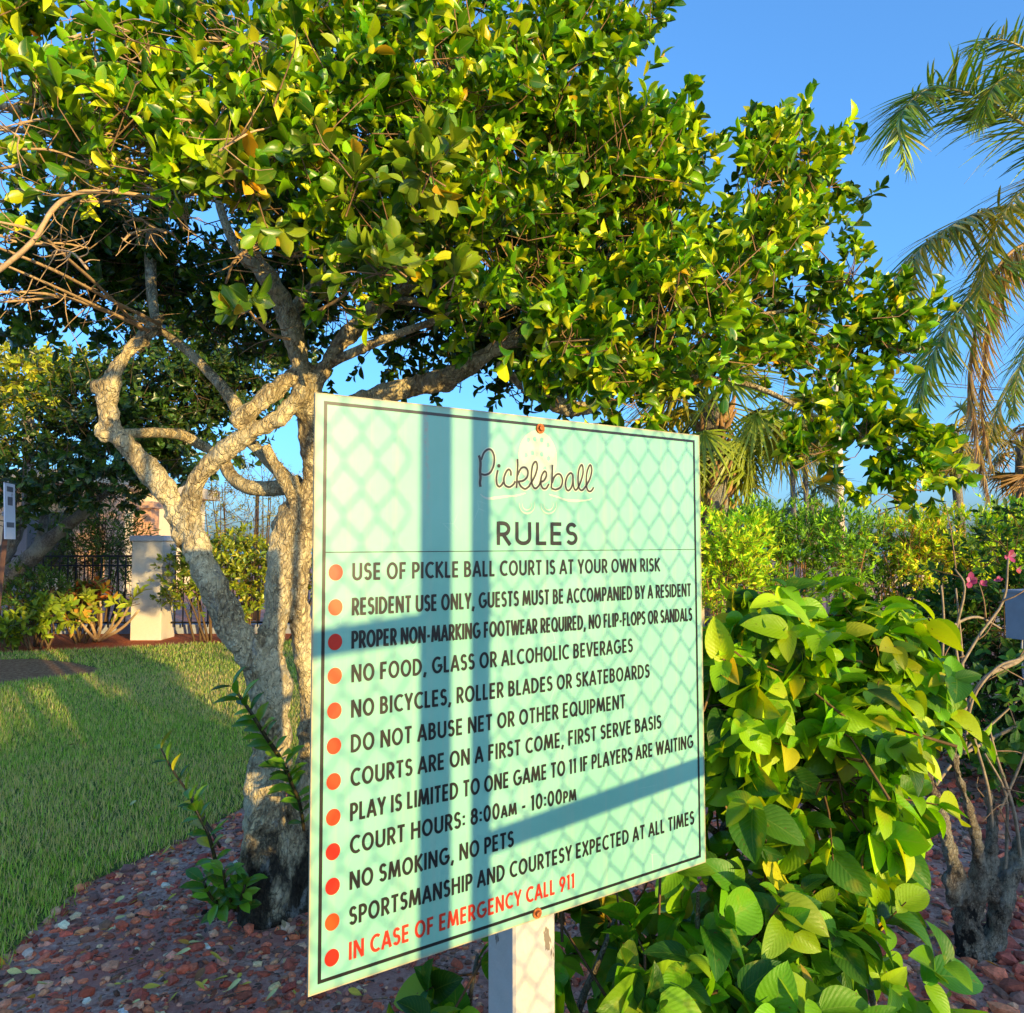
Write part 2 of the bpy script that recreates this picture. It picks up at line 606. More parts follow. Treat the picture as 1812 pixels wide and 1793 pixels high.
c = n.ramp(n.noise(co, 30, 6, .75), [(.3, lin(140, 64, 36)), (.5, lin(206, 112, 70)), (.7, lin(230, 150, 100))])
n.l(c, n.b.inputs['Base Color']); n.set(Roughness=.95, Specular_IOR_Level=.1)
n.bump(n.noise(co, 40, 5, .7), 1.0, .05)
M_MULCH = n.m
tag(sheet('mulch_bed', [G(-420, 1166), G(-200, 1160), G(0, 1156), G(180, 1148), G(330, 1140), G(480, 1136), G(640, 1130), G(800, 1128), (2.0, 13.4, 0), (-14, 13.4, 0)], .006, M_MULCH), kind='structure')
patch = [G(-220, 1190) , G(-60, 1170), G(60, 1167), G(130, 1174), G(175, 1184), G(165, 1194), G(90, 1200), G(0, 1211), G(-150, 1220)]
n = NT('brown_mulch')
co = n.coords('Object')
c = n.ramp(n.noise(co, 26, 6, .75), [(.3, lin(104, 70, 48)), (.5, lin(170, 122, 84)), (.7, lin(214, 172, 128))])
n.l(c, n.b.inputs['Base Color']); n.set(Roughness=.95, Specular_IOR_Level=.1)
n.bump(n.noise(co, 40, 5, .7), 1.0, .05)
tag(sheet('soil_patch', patch, .008, n.m), kind='structure')


def in_poly(x, y, poly):
    poly = np.array([(p[0], p[1]) for p in poly])
    c = np.zeros(len(x), bool)
    j = len(poly) - 1
    for i in range(len(poly)):
        xi, yi = poly[i]; xj, yj = poly[j]
        hit = ((yi > y) != (yj > y)) & (x < (xj - xi) * (y - yi) / (yj - yi + 1e-12) + xi)
        c ^= hit
        j = i
    return c


# grass blades
def grass():
    mb = MB()
    pts = []
    for (y0, y1, cnt) in ((2.6, 4.6, 42000), (4.6, 6.5, 52000), (6.5, 9, 52000), (9, 12, 36000)):
        y = rng.uniform(y0, y1, cnt)
        x = rng.uniform(-.78, .0, cnt) * y
        k = in_poly(x + .03 * rng.normal(size=cnt), y + .03 * rng.normal(size=cnt), LAWN) & ~in_poly(x, y, patch)
        pts.append(np.stack([x[k], y[k], np.full(k.sum(), .004)], 1))
    p = np.concatenate(pts)
    N = len(p)
    az = rng.uniform(0, 6.28, N)
    lean = rng.uniform(.4, 2.2, N)
    d = np.stack([np.cos(az) * lean, np.sin(az) * lean, np.ones(N)], 1)
    up = np.stack([-np.cos(az), -np.sin(az), lean], 1) * -1 + .2 * rng.normal(size=(N, 3))
    patchy = np.sin(p[:, 0] * 1.7 + 1.3 * np.sin(p[:, 1] * .9)) * .5 + np.sin(p[:, 1] * 2.3 + p[:, 0]) * .5
    pal = pick([(lin(156, 192, 74), 5), (lin(180, 208, 92), 4), (lin(206, 214, 126), 2.5), (lin(226, 202, 146), 2.6), (lin(118, 150, 58), 2)], N, .2)
    dry = (rng.random(N) < .12 + .30 * (patchy > .2))[:, None]
    pal = np.where(dry, np.array(lin(224, 204, 150)) * (1 + .15 * rng.normal(size=(N, 1))), pal)
    far = p[:, 1] / 5
    L = rng.uniform(.018, .05, N)
    mb.leaves(p, d, up, L, rng.uniform(.0035, .0065, N) * np.maximum(1, far * .9), T_BLADE, np.clip(pal, .01, 1))
    tag(mb.build('grass', M_GRASS), kind='stuff')
grass()


# loose stones
def ico(sub):
    import bmesh
    bm = bmesh.new()
    bmesh.ops.create_icosphere(bm, subdivisions=sub, radius=1)
    bm.verts.ensure_lookup_table()
    v = np.array([q.co for q in bm.verts])
    f = np.array([[w.index for w in q.verts] for q in bm.faces])
    bm.free()
    return v, f
ICO2, ICO1 = ico(2), ico(1)


def stones(name, region, cnt, size, pal, T, lawn_ok=False):
    mb = MB()
    tv, tf = T
    x = region[0] + (region[1] - region[0]) * rng.random(cnt)
    y = region[2] + (region[3] - region[2]) * rng.random(cnt) ** 1.15
    k = ~in_poly(x, y, LAWN)
    x, y = x[k], y[k]
    N = len(x)
    s = np.minimum(size * np.exp(.55 * rng.normal(size=N)), size * 2.3)
    sc = np.stack([s * rng.uniform(.75, 1.4, N), s * rng.uniform(.6, 1.1, N), s * rng.uniform(.4, .75, N)], 1)
    rad = 1 + .17 * rng.normal(size=(N, len(tv), 1))
    v = tv[None] * rad * sc[:, None, :]
    an = rng.uniform(0, 6.28, N)
    tl = rng.uniform(-.4, .4, N)
    v = np.stack([v[..., 0], v[..., 1] * np.cos(tl)[:, None] - v[..., 2] * np.sin(tl)[:, None], v[..., 1] * np.sin(tl)[:, None] + v[..., 2] * np.cos(tl)[:, None]], -1)
    v = np.stack([v[..., 0] * np.cos(an)[:, None] - v[..., 1] * np.sin(an)[:, None], v[..., 0] * np.sin(an)[:, None] + v[..., 1] * np.cos(an)[:, None], v[..., 2]], -1)
    v += np.stack([x, y, sc[:, 2] * rng.uniform(-.25, .6, N)], 1)[:, None]
    f = (tf[None] + (np.arange(N) * len(tv))[:, None, None]).reshape(-1, 3)
    col = np.repeat(np.minimum(pick(pal, N, .25) * 1.55, .9), len(tv), 0)
    mb.add(v.reshape(-1, 3), f, col)
    return tag(mb.build(name, M_ROCK, shade=False), kind='stuff')


RED = [(lin(178, 90, 66), 4), (lin(206, 116, 82), 3), (lin(150, 80, 64), 4), (lin(198, 138, 108), 2), (lin(128, 92, 78), 3), (lin(216, 150, 112), 1), (lin(204, 188, 160), .3)]
stones('lava_stones', (-2.6, .9, 1.5, 4.6), 12000, .0115, RED, ICO1)
stones('lava_stones', (.8, 4.6, 1.8, 6.5), 6500, .019, RED, ICO1)
stones('lava_gravel', (-2.6, 2.6, 1.5, 4.2), 14000, .0055, [(lin(116, 80, 66), 4), (lin(148, 98, 78), 3), (lin(86, 66, 56), 4), (lin(184, 148, 118), 1)], ICO1)


def litter():
    mb = MB()
    N = 5200
    x = rng.uniform(-2.6, 3.4, N); y = rng.uniform(1.6, 5.0, N)
    k = ~in_poly(x, y, LAWN)
    p = np.stack([x, y, np.full(N, .012)], 1)[k]
    N = len(p)
    az = rng.uniform(0, 6.28, N)
    d = np.stack([np.cos(az), np.sin(az), .25 * rng.normal(size=N)], 1)
    up = np.array([0, 0, 1]) + .45 * rng.normal(size=(N, 3))
    L = rng.uniform(.012, .045, N)
    mb.leaves(p, d, up, L, L * rng.uniform(.1, .5, N), T_SMALL, pick([(lin(126, 98, 72), 4), (lin(92, 72, 58), 4), (lin(176, 150, 106), 2.5), (lin(120, 70, 52), 3)], N))
    N = 700
    x = rng.uniform(-2.6, 3.4, N); y = rng.uniform(1.6, 5.0, N)
    k = ~in_poly(x, y, LAWN)
    p = np.stack([x, y, np.full(N, .014)], 1)[k]
    az = rng.uniform(0, 6.28, len(p))
    e = p + np.stack([np.cos(az), np.sin(az), .1 * rng.normal(size=len(p))], 1) * rng.uniform(.03, .14, (len(p), 1))
    sticks(mb, np.stack([p, (p + e) / 2 + .004 * rng.normal(size=p.shape), e], 1), [.0018, .0016, .001], lin(120, 100, 78))
    tag(mb.build('leaf_litter', M_DEAD), kind='stuff')
litter()

# ------------------------------------------------------------------ the sign
TH = R(57.117)
SD = np.array([math.sin(TH), math.cos(TH), 0.0])
SN = np.array([math.cos(TH), -math.sin(TH), 0.0])
SZ = np.array([0.0, 0, 1])
SW, SH = 0.74774, 0.80
TL = np.array([-0.2684, 0.99937, EYE + .20749])
HI = np.array([[8.80479949e-04, 1.40678187e-05, -5.04649069e-01], [-8.76495289e-05, 8.19279624e-04, -5.22598143e-01], [-3.52128777e-04, 3.69544529e-05, 1.0]])


def S(a, b, off=0.0):
    return TL + a * SW * SD - b * SH * SZ + off * SN


def px2ab(u, v):
    q = HI @ np.array([u, v, 1.0])
    return q[0] / q[2], q[1] / q[2]


SFRAME = np.array([SD, -SZ, SN])          # local x right, y down, z out of the board
post_c = S(.490, 1.0, -.004 - .046)
sign = thing('rules_sign', 'mint green court rules board bolted to a peeling white square post', 'sign', (post_c[0], post_c[1], 0))

n = NT('mint_board')
co = n.coords('Object')
off = np.array(sign.location) - TL
def sdot(vec, c0):
    d_ = n.n('ShaderNodeVectorMath', operation='DOT_PRODUCT')
    n.l(co, d_.inputs[0]); d_.inputs[1].default_value = tuple(vec)
    return n.math('ADD', d_.outputs['Value'], c0)
am = sdot(SD, float(off @ SD)); bm = sdot(-SZ, float(-off[2]))
cb_ = n.n('ShaderNodeCombineXYZ'); n.l(am, cb_.inputs[0]); n.l(bm, cb_.inputs[1])
ab = cb_.outputs[0]
dirt = n.noise(ab, 5, 5, .6)
c = n.ramp(dirt, [(.35, lin(126, 190, 164)), (.65, lin(134, 197, 173))])
mp = n.n('ShaderNodeMapping'); mp.inputs['Scale'].default_value = (70, 2.2, 1); n.l(ab, mp.inputs[0])
run = n.noise(mp.outputs[0], 1.0, 4, .6)
c = n.mix(n.math('MULTIPLY', n.ramp(run, [(.5, (0, 0, 0)), (.72, (1, 1, 1))]), .3), c, lin(170, 186, 160))
fine = n.noise(ab, 190, 3, .6)
c = n.mix(n.ramp(fine, [(.72, (0, 0, 0)), (.8, (.3, .3, .3))]), c, lin(108, 140, 122))
# one chalky drip under an old fixing near the top edge
wob = n.math('MULTIPLY', n.math('SUBTRACT', n.noise(ab, 22, 3), .5), .014)
dr = n.math('ABSOLUTE', n.math('SUBTRACT', n.math('ADD', am, wob), n.math('ADD', .1665, n.math('MULTIPLY', bm, .03))))
drm = n.math('MULTIPLY', n.ramp(n.math('MULTIPLY', dr, 100.0), [(.12, (1, 1, 1)), (.42, (0, 0, 0))]), n.ramp(bm, [(.02, (1, 1, 1)), (.2, (0, 0, 0))]))
c = n.mix(n.math('MULTIPLY', n.math('MULTIPLY', drm, n.ramp(n.noise(ab, 120, 4, .7), [(.4, (0, 0, 0)), (.6, (1, 1, 1))])), .85), c, lin(186, 164, 140))
edge_ = n.math('MINIMUM', n.math('MINIMUM', am, n.math('SUBTRACT', SW, am)), n.math('MINIMUM', bm, n.math('SUBTRACT', SH, bm)))
c = n.mix(n.math('MULTIPLY', n.ramp(n.math('ADD', n.math('MULTIPLY', edge_, 30.0), n.math('MULTIPLY', dirt, .5)), [(.2, (1, 1, 1)), (.55, (0, 0, 0))]), .5), c, lin(146, 150, 112))
scr = n.voro(ab, 16, 'DISTANCE_TO_EDGE')
c = n.mix(n.math('MULTIPLY', n.math('LESS_THAN', scr, .006), n.math('MULTIPLY', n.ramp(n.noise(ab, 9, 2), [(.6, (0, 0, 0)), (.68, (1, 1, 1))]), .35)), c, lin(190, 220, 200))
n.l(c, n.b.inputs['Base Color']); n.set(Specular_IOR_Level=.4)
n.l(n.ramp(dirt, [(.3, (.28, .28, .28)), (.7, (.46, .46, .46))]), n.b.inputs['Roughness'])
n.bump(n.noise(ab, 2.5, 2), .12, .01)
M_BOARD = n.m
mb = MB()
mb.box((0, 0, -.004), (SW, SH, 0), SFRAME, TL)
board = mb.build('board', M_BOARD, sign, shade=False)
M_EDGE = m_plain('board_edge', lin(172, 164, 130), .6, 0, .1)
mb = MB()
e = .0016
for lo, hi in (((-e, 0, -.0041), (0, SH, .0003)), ((SW, 0, -.0041), (SW + e, SH, .0003)), ((-e, -e, -.0041), (SW + e, 0, .0003)), ((-e, SH, -.0041), (SW + e, SH + e, .0003))):
    mb.box(lo, hi, SFRAME, TL)
mb.build('board_edge', M_EDGE, board, shade=False)

n = NT('black_print')
co = n.coords('Object')
c = n.ramp(n.noise(co, 30, 4), [(.35, (.012, .013, .012)), (.7, (.022, .022, .018))])
n.l(c, n.b.inputs['Base Color']); n.set(Roughness=.34, Specular_IOR_Level=.45)
M_BLACK = n.m
M_RED = m_plain('red_print', (.62, .035, .012), .35, 0, .12, 30)
M_BULLET = []
mb = MB()
x0, x1, y0, y1, t, z0, z1 = .0109, SW - .0115, .0090, SH - .0105, .0046, .0002, .0005
for lo, hi in (((x0, y0, z0), (x0 + t, y1, z1)), ((x1 - t, y0, z0), (x1, y1, z1)), ((x0 + t, y0, z0), (x1 - t, y0 + t, z1)), ((x0 + t, y1 - t, z0), (x1 - t, y1, z1))):
    mb.box(lo, hi, SFRAME, TL)
mb.build('border', M_BLACK, board, shade=False)
mb = MB()
mb.box((x0 + t, .2715 * SH, z0), (x1 - t, .2715 * SH + .0011, z1), SFRAME, TL)
mb.build('divider', M_BLACK, board, shade=False)


def arc(cx, cy, rx, ry, a0, a1, n=14):
    return [(cx + rx * math.cos(R(a0 + (a1 - a0) * i / n)), cy + ry * math.sin(R(a0 + (a1 - a0) * i / n))) for i in range(n + 1)]


def glyphs():
    g = {}
    st = [(.07, 0), (.07, 1)]
    bowl = [(.07, .93), (.2, .93)] + arc(.2, .69, .17, .24, 90, -90) + [(.07, .45)]
    g['A'] = (.52, [[(.03, 0), (.26, 1), (.49, 0)], [(.11, .3), (.41, .3)]])
    g['B'] = (.45, [st, [(.07, .93), (.19, .93)] + arc(.19, .735, .15, .195, 90, -90) + [(.07, .54)], [(.1, .54), (.2, .54)] + arc(.2, .305, .18, .235, 90, -90) + [(.07, .07)]])
    g['C'] = (.52, [arc(.33, .5, .26, .43, 52, 308, 22)])
    g['D'] = (.54, [st, [(.07, .93), (.17, .93)] + arc(.17, .5, .3, .43, 90, -90, 18) + [(.07, .07)]])
    g['E'] = (.4, [st, [(.07, .93), (.37, .93)], [(.07, .5), (.35, .5)], [(.07, .07), (.37, .07)]])
    g['F'] = (.38, [st, [(.07, .93), (.36, .93)], [(.07, .5), (.33, .5)]])
    g['G'] = (.62, [arc(.33, .5, .26, .43, 52, 350, 24), [(.34, .46), (.62, .46)]])
    g['H'] = (.52, [st, [(.45, 0), (.45, 1)], [(.07, .53), (.45, .53)]])
    g['I'] = (.14, [st])
    g['K'] = (.46, [st, [(.42, 1), (.1, .48)], [(.14, .55), (.44, 0)]])
    g['L'] = (.35, [st, [(.07, .07), (.34, .07)]])
    g['M'] = (.68, [[(.05, 0), (.14, 1), (.34, .08), (.54, 1), (.63, 0)]])
    g['N'] = (.54, [[(.07, 0), (.07, 1), (.47, 0), (.47, 1)]])
    g['O'] = (.6, [arc(.3, .5, .24, .43, 0, 360, 28)])
    g['P'] = (.42, [st, bowl])
    g['Q'] = (.6, [arc(.3, .5, .24, .43, 0, 360, 28), [(.36, .26), (.56, 0)]])
    g['R'] = (.44, [st, bowl, [(.2, .46), (.41, 0)]])
    g['S'] = (.4, [arc(.2, .72, .13, .21, 25, 262, 16) + arc(.2, .295, .145, .225, 82, -152, 16)])
    g['T'] = (.42, [[(.01, .93), (.41, .93)], [(.21, 0), (.21, .95)]])
    g['U'] = (.52, [[(.07, 1), (.07, .31)] + arc(.26, .31, .19, .24, 180, 360) + [(.45, 1)]])
    g['V'] = (.48, [[(.03, 1), (.24, 0), (.45, 1)]])
    g['W'] = (.74, [[(.03, 1), (.2, 0), (.37, .95), (.54, 0), (.71, 1)]])
    g['X'] = (.46, [[(.03, 1), (.43, 0)], [(.43, 1), (.03, 0)]])
    g['Y'] = (.45, [[(.03, 1), (.225, .42), (.42, 1)], [(.225, .46), (.225, 0)]])
    g['0'] = (.46, [arc(.23, .5, .165, .43, 0, 360, 24)])
    g['1'] = (.24, [[(.15, 0), (.15, 1)], [(.15, .94), (.02, .84)]])
    g['8'] = (.44, [arc(.22, .73, .13, .2, 0, 360, 20), arc(.22, .3, .16, .23, 0, 360, 20)])
    g['9'] = (.44, [arc(.22, .67, .155, .26, 0, 360, 20), [(.365, .6), (.15, 0)]])
    g[':'] = (.16, [[(.08, .12), (.08, .28)], [(.08, .55), (.08, .71)]])
    g[','] = (.18, [[(.12, .14), (.04, -.16)]])
    g['-'] = (.28, [[(.03, .38), (.25, .38)]])
    g[' '] = (.2, [])
    return g
GL = glyphs()


def ribbon(mb, pts, w, to3d, z, closed=False):
    p = np.asarray(pts, float)
    if np.linalg.norm(p[0] - p[-1]) < 1e-9 and len(p) > 3:
        closed = True
        p = p[:-1]
    nxt = np.roll(p, -1, 0) - p
    prv = p - np.roll(p, 1, 0)
    if not closed:
        nxt[-1] = prv[-1]
        prv[0] = nxt[0]
    nxt = nxt / np.linalg.norm(nxt, axis=1, keepdims=True)
    prv = prv / np.linalg.norm(prv, axis=1, keepdims=True)
    n1 = np.stack([-nxt[:, 1], nxt[:, 0]], 1); n0 = np.stack([-prv[:, 1], prv[:, 0]], 1)
    mt = n0 + n1
    mt = mt / np.maximum(np.linalg.norm(mt, axis=1, keepdims=True), 1e-6)
    k = np.clip(1 / np.maximum(np.sum(mt * n1, 1), .3), 1, 2.6)
    if np.ndim(w) == 0: w = np.full(len(p), w)
    a = p + mt * (k * w / 2)[:, None]
    b = p - mt * (k * w / 2)[:, None]
    v = np.array([to3d(*q, z) for q in np.vstack([a, b])])
    N = len(p)
    i = np.arange(N if closed else N - 1)
    j = (i + 1) % N
    mb.add(v, np.stack([i, j, N + j, N + i], 1)[:, ::-1])


def text_line(mb, txt, a0, a1, b_base, cap, sw=.145):
    """draw txt between sign coordinates a0..a1 (fractions of the width), baseline b_base"""
    gap = .1
    adv = []
    x = 0
    for ch in txt:
        sc = .76 if ch.islower() else 1.0
        w, st = GL[ch.upper()]
        adv.append((x, sc, st))
        x += w * sc + gap * (0.4 if ch == ' ' else 1)
    x -= gap
    k = (a1 - a0) * SW / x                 # metres per glyph unit in x
    q = 0
    for (gx, sc, st) in adv:
        for s_ in st:
          pts0 = []
          for px, py in s_:
              p_ = ((gx + px * sc) * k, py * sc * cap)
              if not pts0 or math.dist(p_, pts0[-1]) > 1e-6: pts0.append(p_)
          runs, cur = [], [pts0[0]]
          for i_ in range(1, len(pts0)):
              cur.append(pts0[i_])
              if i_ < len(pts0) - 1:
                  a1_ = math.atan2(pts0[i_][1] - pts0[i_ - 1][1], pts0[i_][0] - pts0[i_ - 1][0])
                  a2_ = math.atan2(pts0[i_ + 1][1] - pts0[i_][1], pts0[i_ + 1][0] - pts0[i_][0])
                  if abs((a2_ - a1_ + math.pi) % (2 * math.pi) - math.pi) > .9:
                      runs.append(cur); cur = [pts0[i_]]
          runs.append(cur)
          for pts in runs:
            q += 1
            ribbon(mb, pts, sw * cap * (.92 if sc < 1 else 1), lambda xx, yy, zz: TL + (a0 * SW + xx) * SD - (b_base * SH - yy) * SZ + zz * SN, .0004 + .00003 * (q % 7))


LINES = [('USE OF PICKLE BALL COURT IS AT YOUR OWN RISK', .8575, .3215), ('RESIDENT USE ONLY, GUESTS MUST BE ACCOMPANIED BY A RESIDENT', .9630, .3822),
         ('PROPER NON-MARKING FOOTWEAR REQUIRED, NO FLIP-FLOPS OR SANDALS', .9655, .4394), ('NO FOOD, GLASS OR ALCOHOLIC BEVERAGES', .7661, .4975),
         ('NO BICYCLES, ROLLER BLADES OR SKATEBOARDS', .8190, .5580), ('DO NOT ABUSE NET OR OTHER EQUIPMENT', .7411, .6170),
         ('COURTS ARE ON A FIRST COME, FIRST SERVE BASIS', .8553, .6748), ('PLAY IS LIMITED TO ONE GAME TO 11 IF PLAYERS ARE WAITING', .9636, .7330),
         ('COURT HOURS: 8:00am - 10:00pm', .5948, .7885), ('NO SMOKING, NO PETS', .4294, .8480),
         ('SPORTSMANSHIP AND COURTESY EXPECTED AT ALL TIMES', .9625, .9068), ('IN CASE OF EMERGENCY CALL 911', .5884, .9640)]
BUL_B = [.3068, .3666, .4255, .4831, .5420, .6011, .6605, .7200, .7770, .8341, .8925, .9507]
for i, (txt, a1, bb) in enumerate(LINES):
    mb = MB()
    text_line(mb, txt, .0722, a1, bb, .0243 if i < 11 else .0238, .172)
    mb.build('rule_lettering', M_RED if i == 11 else M_BLACK, board, shade=False)
for i, bb in enumerate(BUL_B):
    mb = MB()
    cc = S(.0402, bb)
    k = 36
    an = np.arange(k) / k * 2 * math.pi
    rim = np.array([cc + SD * .0101 * math.cos(t) + SZ * .0112 * math.sin(t) + SN * .0006 for t in an])
    mb.add(rim, [np.array([list(range(k))])])
    mb.build('bullet', m_plain('orange_dot', [(.66, .05, .006), (.70, .075, .008), (.62, .018, .005)][[0, 1, 2, 1, 0, 0, 0, 0, 2, 2, 1, 2][i]], .35, 0, .06, 30), board, shade=False)
mb = MB()
text_line(mb, 'RULES', .3868, .6040, .2605, .0370, .172)
mb.build('heading_lettering', M_BLACK, board, shade=False)


# script lettering and its pale ball emblem, traced as pen strokes
def zp(x, y):
    return px2ab(820 + x / 6.969, 750 + y / 6.969)


def smooth2(pts, sub=6):
    p = np.asarray(pts, float)
    if len(p) < 3: return p
    pp = np.vstack([2 * p[0] - p[1], p, 2 * p[-1] - p[-2]])
    o = []
    for i in range(1, len(pp) - 2):
        for k in range(sub):
            t = k / sub
            a, b, c, d = pp[i - 1], pp[i], pp[i + 1], pp[i + 2]
            o.append(.5 * ((2 * b) + (c - a) * t + (2 * a - 5 * b + 4 * c - d) * t * t + (3 * b - a - 3 * c + d) * t ** 3))
    o.append(p[-1])
    return np.array(o)


PEN = [[(186, 385), (203, 440), (207, 500), (202, 580), (206, 660), (200, 720), (206, 770)],
       [(215, 440), (250, 352), (300, 312), (345, 325), (375, 400), (370, 500), (330, 590), (270, 622), (212, 614)],
       [(418, 565), (402, 650), (408, 735), (437, 768), (470, 742), (486, 712)],
       [(580, 632), (577, 580), (550, 556), (515, 600), (493, 680), (508, 748), (560, 772), (608, 742), (634, 700)],
       [(660, 428), (662, 520), (656, 640), (648, 782)],
       [(656, 640), (700, 547), (750, 530), (786, 570), (782, 640), (735, 690), (665, 706)],
       [(672, 706), (702, 762), (752, 794), (798, 766), (818, 732), (872, 640), (902, 540), (896, 474), (875, 462), (845, 512), (830, 620), (836, 722), (862, 778), (890, 784), (925, 748), (945, 712), (985, 690), (1012, 640), (1012, 592), (988, 580), (955, 640), (946, 722), (970, 784), (1010, 788), (1034, 752), (1044, 730)],
       [(1088, 498), (1086, 620), (1075, 782)],
       [(1086, 720), (1110, 650), (1150, 612), (1190, 622), (1213, 690), (1192, 768), (1132, 800), (1078, 786)],
       [(1336, 612), (1310, 598), (1272, 640), (1250, 720), (1262, 793), (1290, 812), (1325, 770), (1342, 690), (1340, 612)],
       [(1340, 612), (1346, 720), (1357, 785), (1385, 802), (1430, 722), (1465, 602), (1461, 512), (1440, 502), (1415, 562), (1405, 660), (1411, 760), (1440, 808), (1476, 790), (1540, 690), (1572, 582), (1566, 512), (1545, 506), (1516, 582), (1505, 690), (1516, 790), (1550, 823), (1583, 798), (1594, 770)]]
to_ab = lambda pts: [(a * SW, b * SH) for a, b in (zp(*q) for q in pts)]
S3 = lambda x, y, z: TL + x * SD - y * SZ + z * SN
mb = MB()
for q, s_ in enumerate(PEN):
    pts = smooth2(to_ab(s_))
    ribbon(mb, pts, .0034 if q else .0046, S3, .0009 + .00003 * (q % 9))
a_, b_ = zp(432, 512)
mb.add([S3(a_ * SW + .0030 * math.cos(t), b_ * SH + .0030 * math.sin(t), .00115) for t in np.linspace(0, 6.28, 17)[:-1]], [np.array([list(range(16))])])
n = NT('brown_black_print')
n.l(n.ramp(n.noise(n.coords('Object'), 40, 3), [(.3, (.02, .016, .012)), (.7, (.04, .026, .016))]), n.b.inputs['Base Color']); n.set(Roughness=.4)
mb.build('title_lettering', n.m, board, shade=False)
M_CREAM = m_plain('cream_print', lin(186, 200, 176), .4, 0, .05, 30)
mb = MB()
for q, s_ in enumerate(PEN):
    ribbon(mb, smooth2(to_ab(s_)), .0064, S3, .0006 + .00002 * (q % 9))
mb.build('title_outline', M_CREAM, board, shade=False)
# the ball: a pale disc with round holes
mb = MB()
ca, cb = zp(915, 410)
cx_, cy_ = ca * SW, cb * SH
RX = .0385
holes = [(-.5, -.62), (-.16, -.68), (.2, -.66), (.52, -.5), (-.3, -.16), (.2, -.14), (.55, 0), (-.62, -.05), (-.1, .25), (.35, .4)]
grid = 90
xs = np.linspace(-1, 1, grid)
vv, ff = [], []
idx = {}
def gv(i, j):
    if (i, j) not in idx:
        idx[(i, j)] = len(vv)
        vv.append(S3(cx_ + xs[i] * RX, cy_ + xs[j] * RX * 1.16, .00035))
    return idx[(i, j)]
for i in range(grid - 1):
    for j in range(grid - 1):
        x, y = (xs[i] + xs[i + 1]) / 2, (xs[j] + xs[j + 1]) / 2
        if x * x + y * y > 1: continue
        if any((x - hx) ** 2 + (y - hy) ** 2 < .0085 for hx, hy in holes): continue
        ff.append((gv(i, j), gv(i, j + 1), gv(i + 1, j + 1), gv(i + 1, j)))
mb.add(vv, np.array(ff))
mb.build('ball_emblem', M_CREAM, board, shade=False)
mb = MB()
sw1 = smooth2(to_ab([(205, 858), (250, 895), (310, 912), (420, 900), (540, 885), (650, 875), (760, 845)]))
ribbon(mb, sw1, np.interp(np.arange(len(sw1)), [0, len(sw1) * .4, len(sw1) - 1], [.001, .0042, .0018]), S3, .0004)
sw2 = smooth2(to_ab([(1050, 860), (1150, 890), (1250, 925), (1350, 938), (1450, 935), (1540, 925), (1580, 905)]))
ribbon(mb, sw2, np.interp(np.arange(len(sw2)), [0, len(sw2) * .5, len(sw2) - 1], [.0018, .0042, .001]), S3, .0004)
for q, (cx0, s0) in enumerate(((780, 1), (1045, -1))):
    for rr, wd in ((95, .0032), (58, .002)):
        pp = smooth2(to_ab([(cx0 + rr * math.cos(R(t)) * 1.0, 985 + rr * math.sin(R(t)) * 1.15) for t in range(-20, 205, 15)]))
        ribbon(mb, pp, np.interp(np.arange(len(pp)), [0, len(pp) / 2, len(pp) - 1], [.0005, wd, .0005]), S3, .00045 + .00003 * q)
mb.build('flourish', M_CREAM, board, shade=False)

# bolts
n = NT('rust')
c = n.ramp(n.noise(n.coords('Object'), 160, 5, .7), [(.3, lin(96, 48, 20)), (.55, lin(176, 98, 40)), (.75, lin(214, 160, 104))])
n.l(c, n.b.inputs['Base Color']); n.set(Roughness=.75, Metallic=.2)
n.bump(n.noise(n.coords('Object'), 300, 4), .5, .002)
M_RUST = n.m
for (u, v) in ((954.5, 758), (949, 1615)):
    a_, b_ = px2ab(u, v)
    c0 = S(a_, b_)
    mb = MB()
    mb.tube([c0 + SN * .0006, c0 + SN * .0028], .0082, 20, False)
    bolt = mb.build('bolt', M_RUST, sign)
    bolt.data.polygons.foreach_set('use_smooth', np.zeros(len(bolt.data.polygons), bool))
    mb = MB()
    mb.tube([c0 + SN * .0028, c0 + SN * .0075], [.0052, .0046], 6, False)
    mb.build('bolt_head', M_RUST, bolt, shade=False)
# rust streaks below the old top fixing
n = NT('peeling_paint')
co = n.coords('Object')
mp = n.n('ShaderNodeMapping'); mp.inputs['Scale'].default_value = (1, 1, .28); n.l(co, mp.inputs[0])
pe = n.noise(mp.outputs[0], 24, 5, .6)
c = n.ramp(n.noise(co, 12, 4), [(.3, lin(192, 184, 168)), (.7, lin(208, 200, 186))])
bare = n.ramp(pe, [(.655, (0, 0, 0)), (.665, (1, 1, 1))])
c = n.mix(bare, c, lin(122, 112, 98))
n.l(c, n.b.inputs['Base Color']); n.set(Roughness=.5)
hh = n.math('SUBTRACT', n.noise(co, 60, 3), n.math('MULTIPLY', bare, .6))
n.bump(hh, .35, .004)
M_POST = n.m
mb = MB()
pl = S(px2ab(911.4, 1645)[0], 1.0, -.0045)
pr = S(px2ab(986.0, 1625)[0], 1.0, -.0045)
pw = np.linalg.norm(pr - pl)
ch = .004
prof = [(ch, 0), (pw - ch, 0), (pw, -ch), (pw, -pw + ch), (pw - ch, -pw), (ch, -pw), (0, -pw + ch), (0, -ch)]
zt = S(0, .012)[2]
vv = []
for z in (-.2, zt):
    for (x, y) in prof:
        q = pl + x * SD + y * SN
        vv.append((q[0], q[1], z))
k = len(prof)
ff = [(i, (i + 1) % k, k + (i + 1) % k, k + i) for i in range(k)]
mb.add(vv, [np.array(ff), np.array([list(range(k, 2 * k))])])
mb.build('post', M_POST, sign, shade=False)

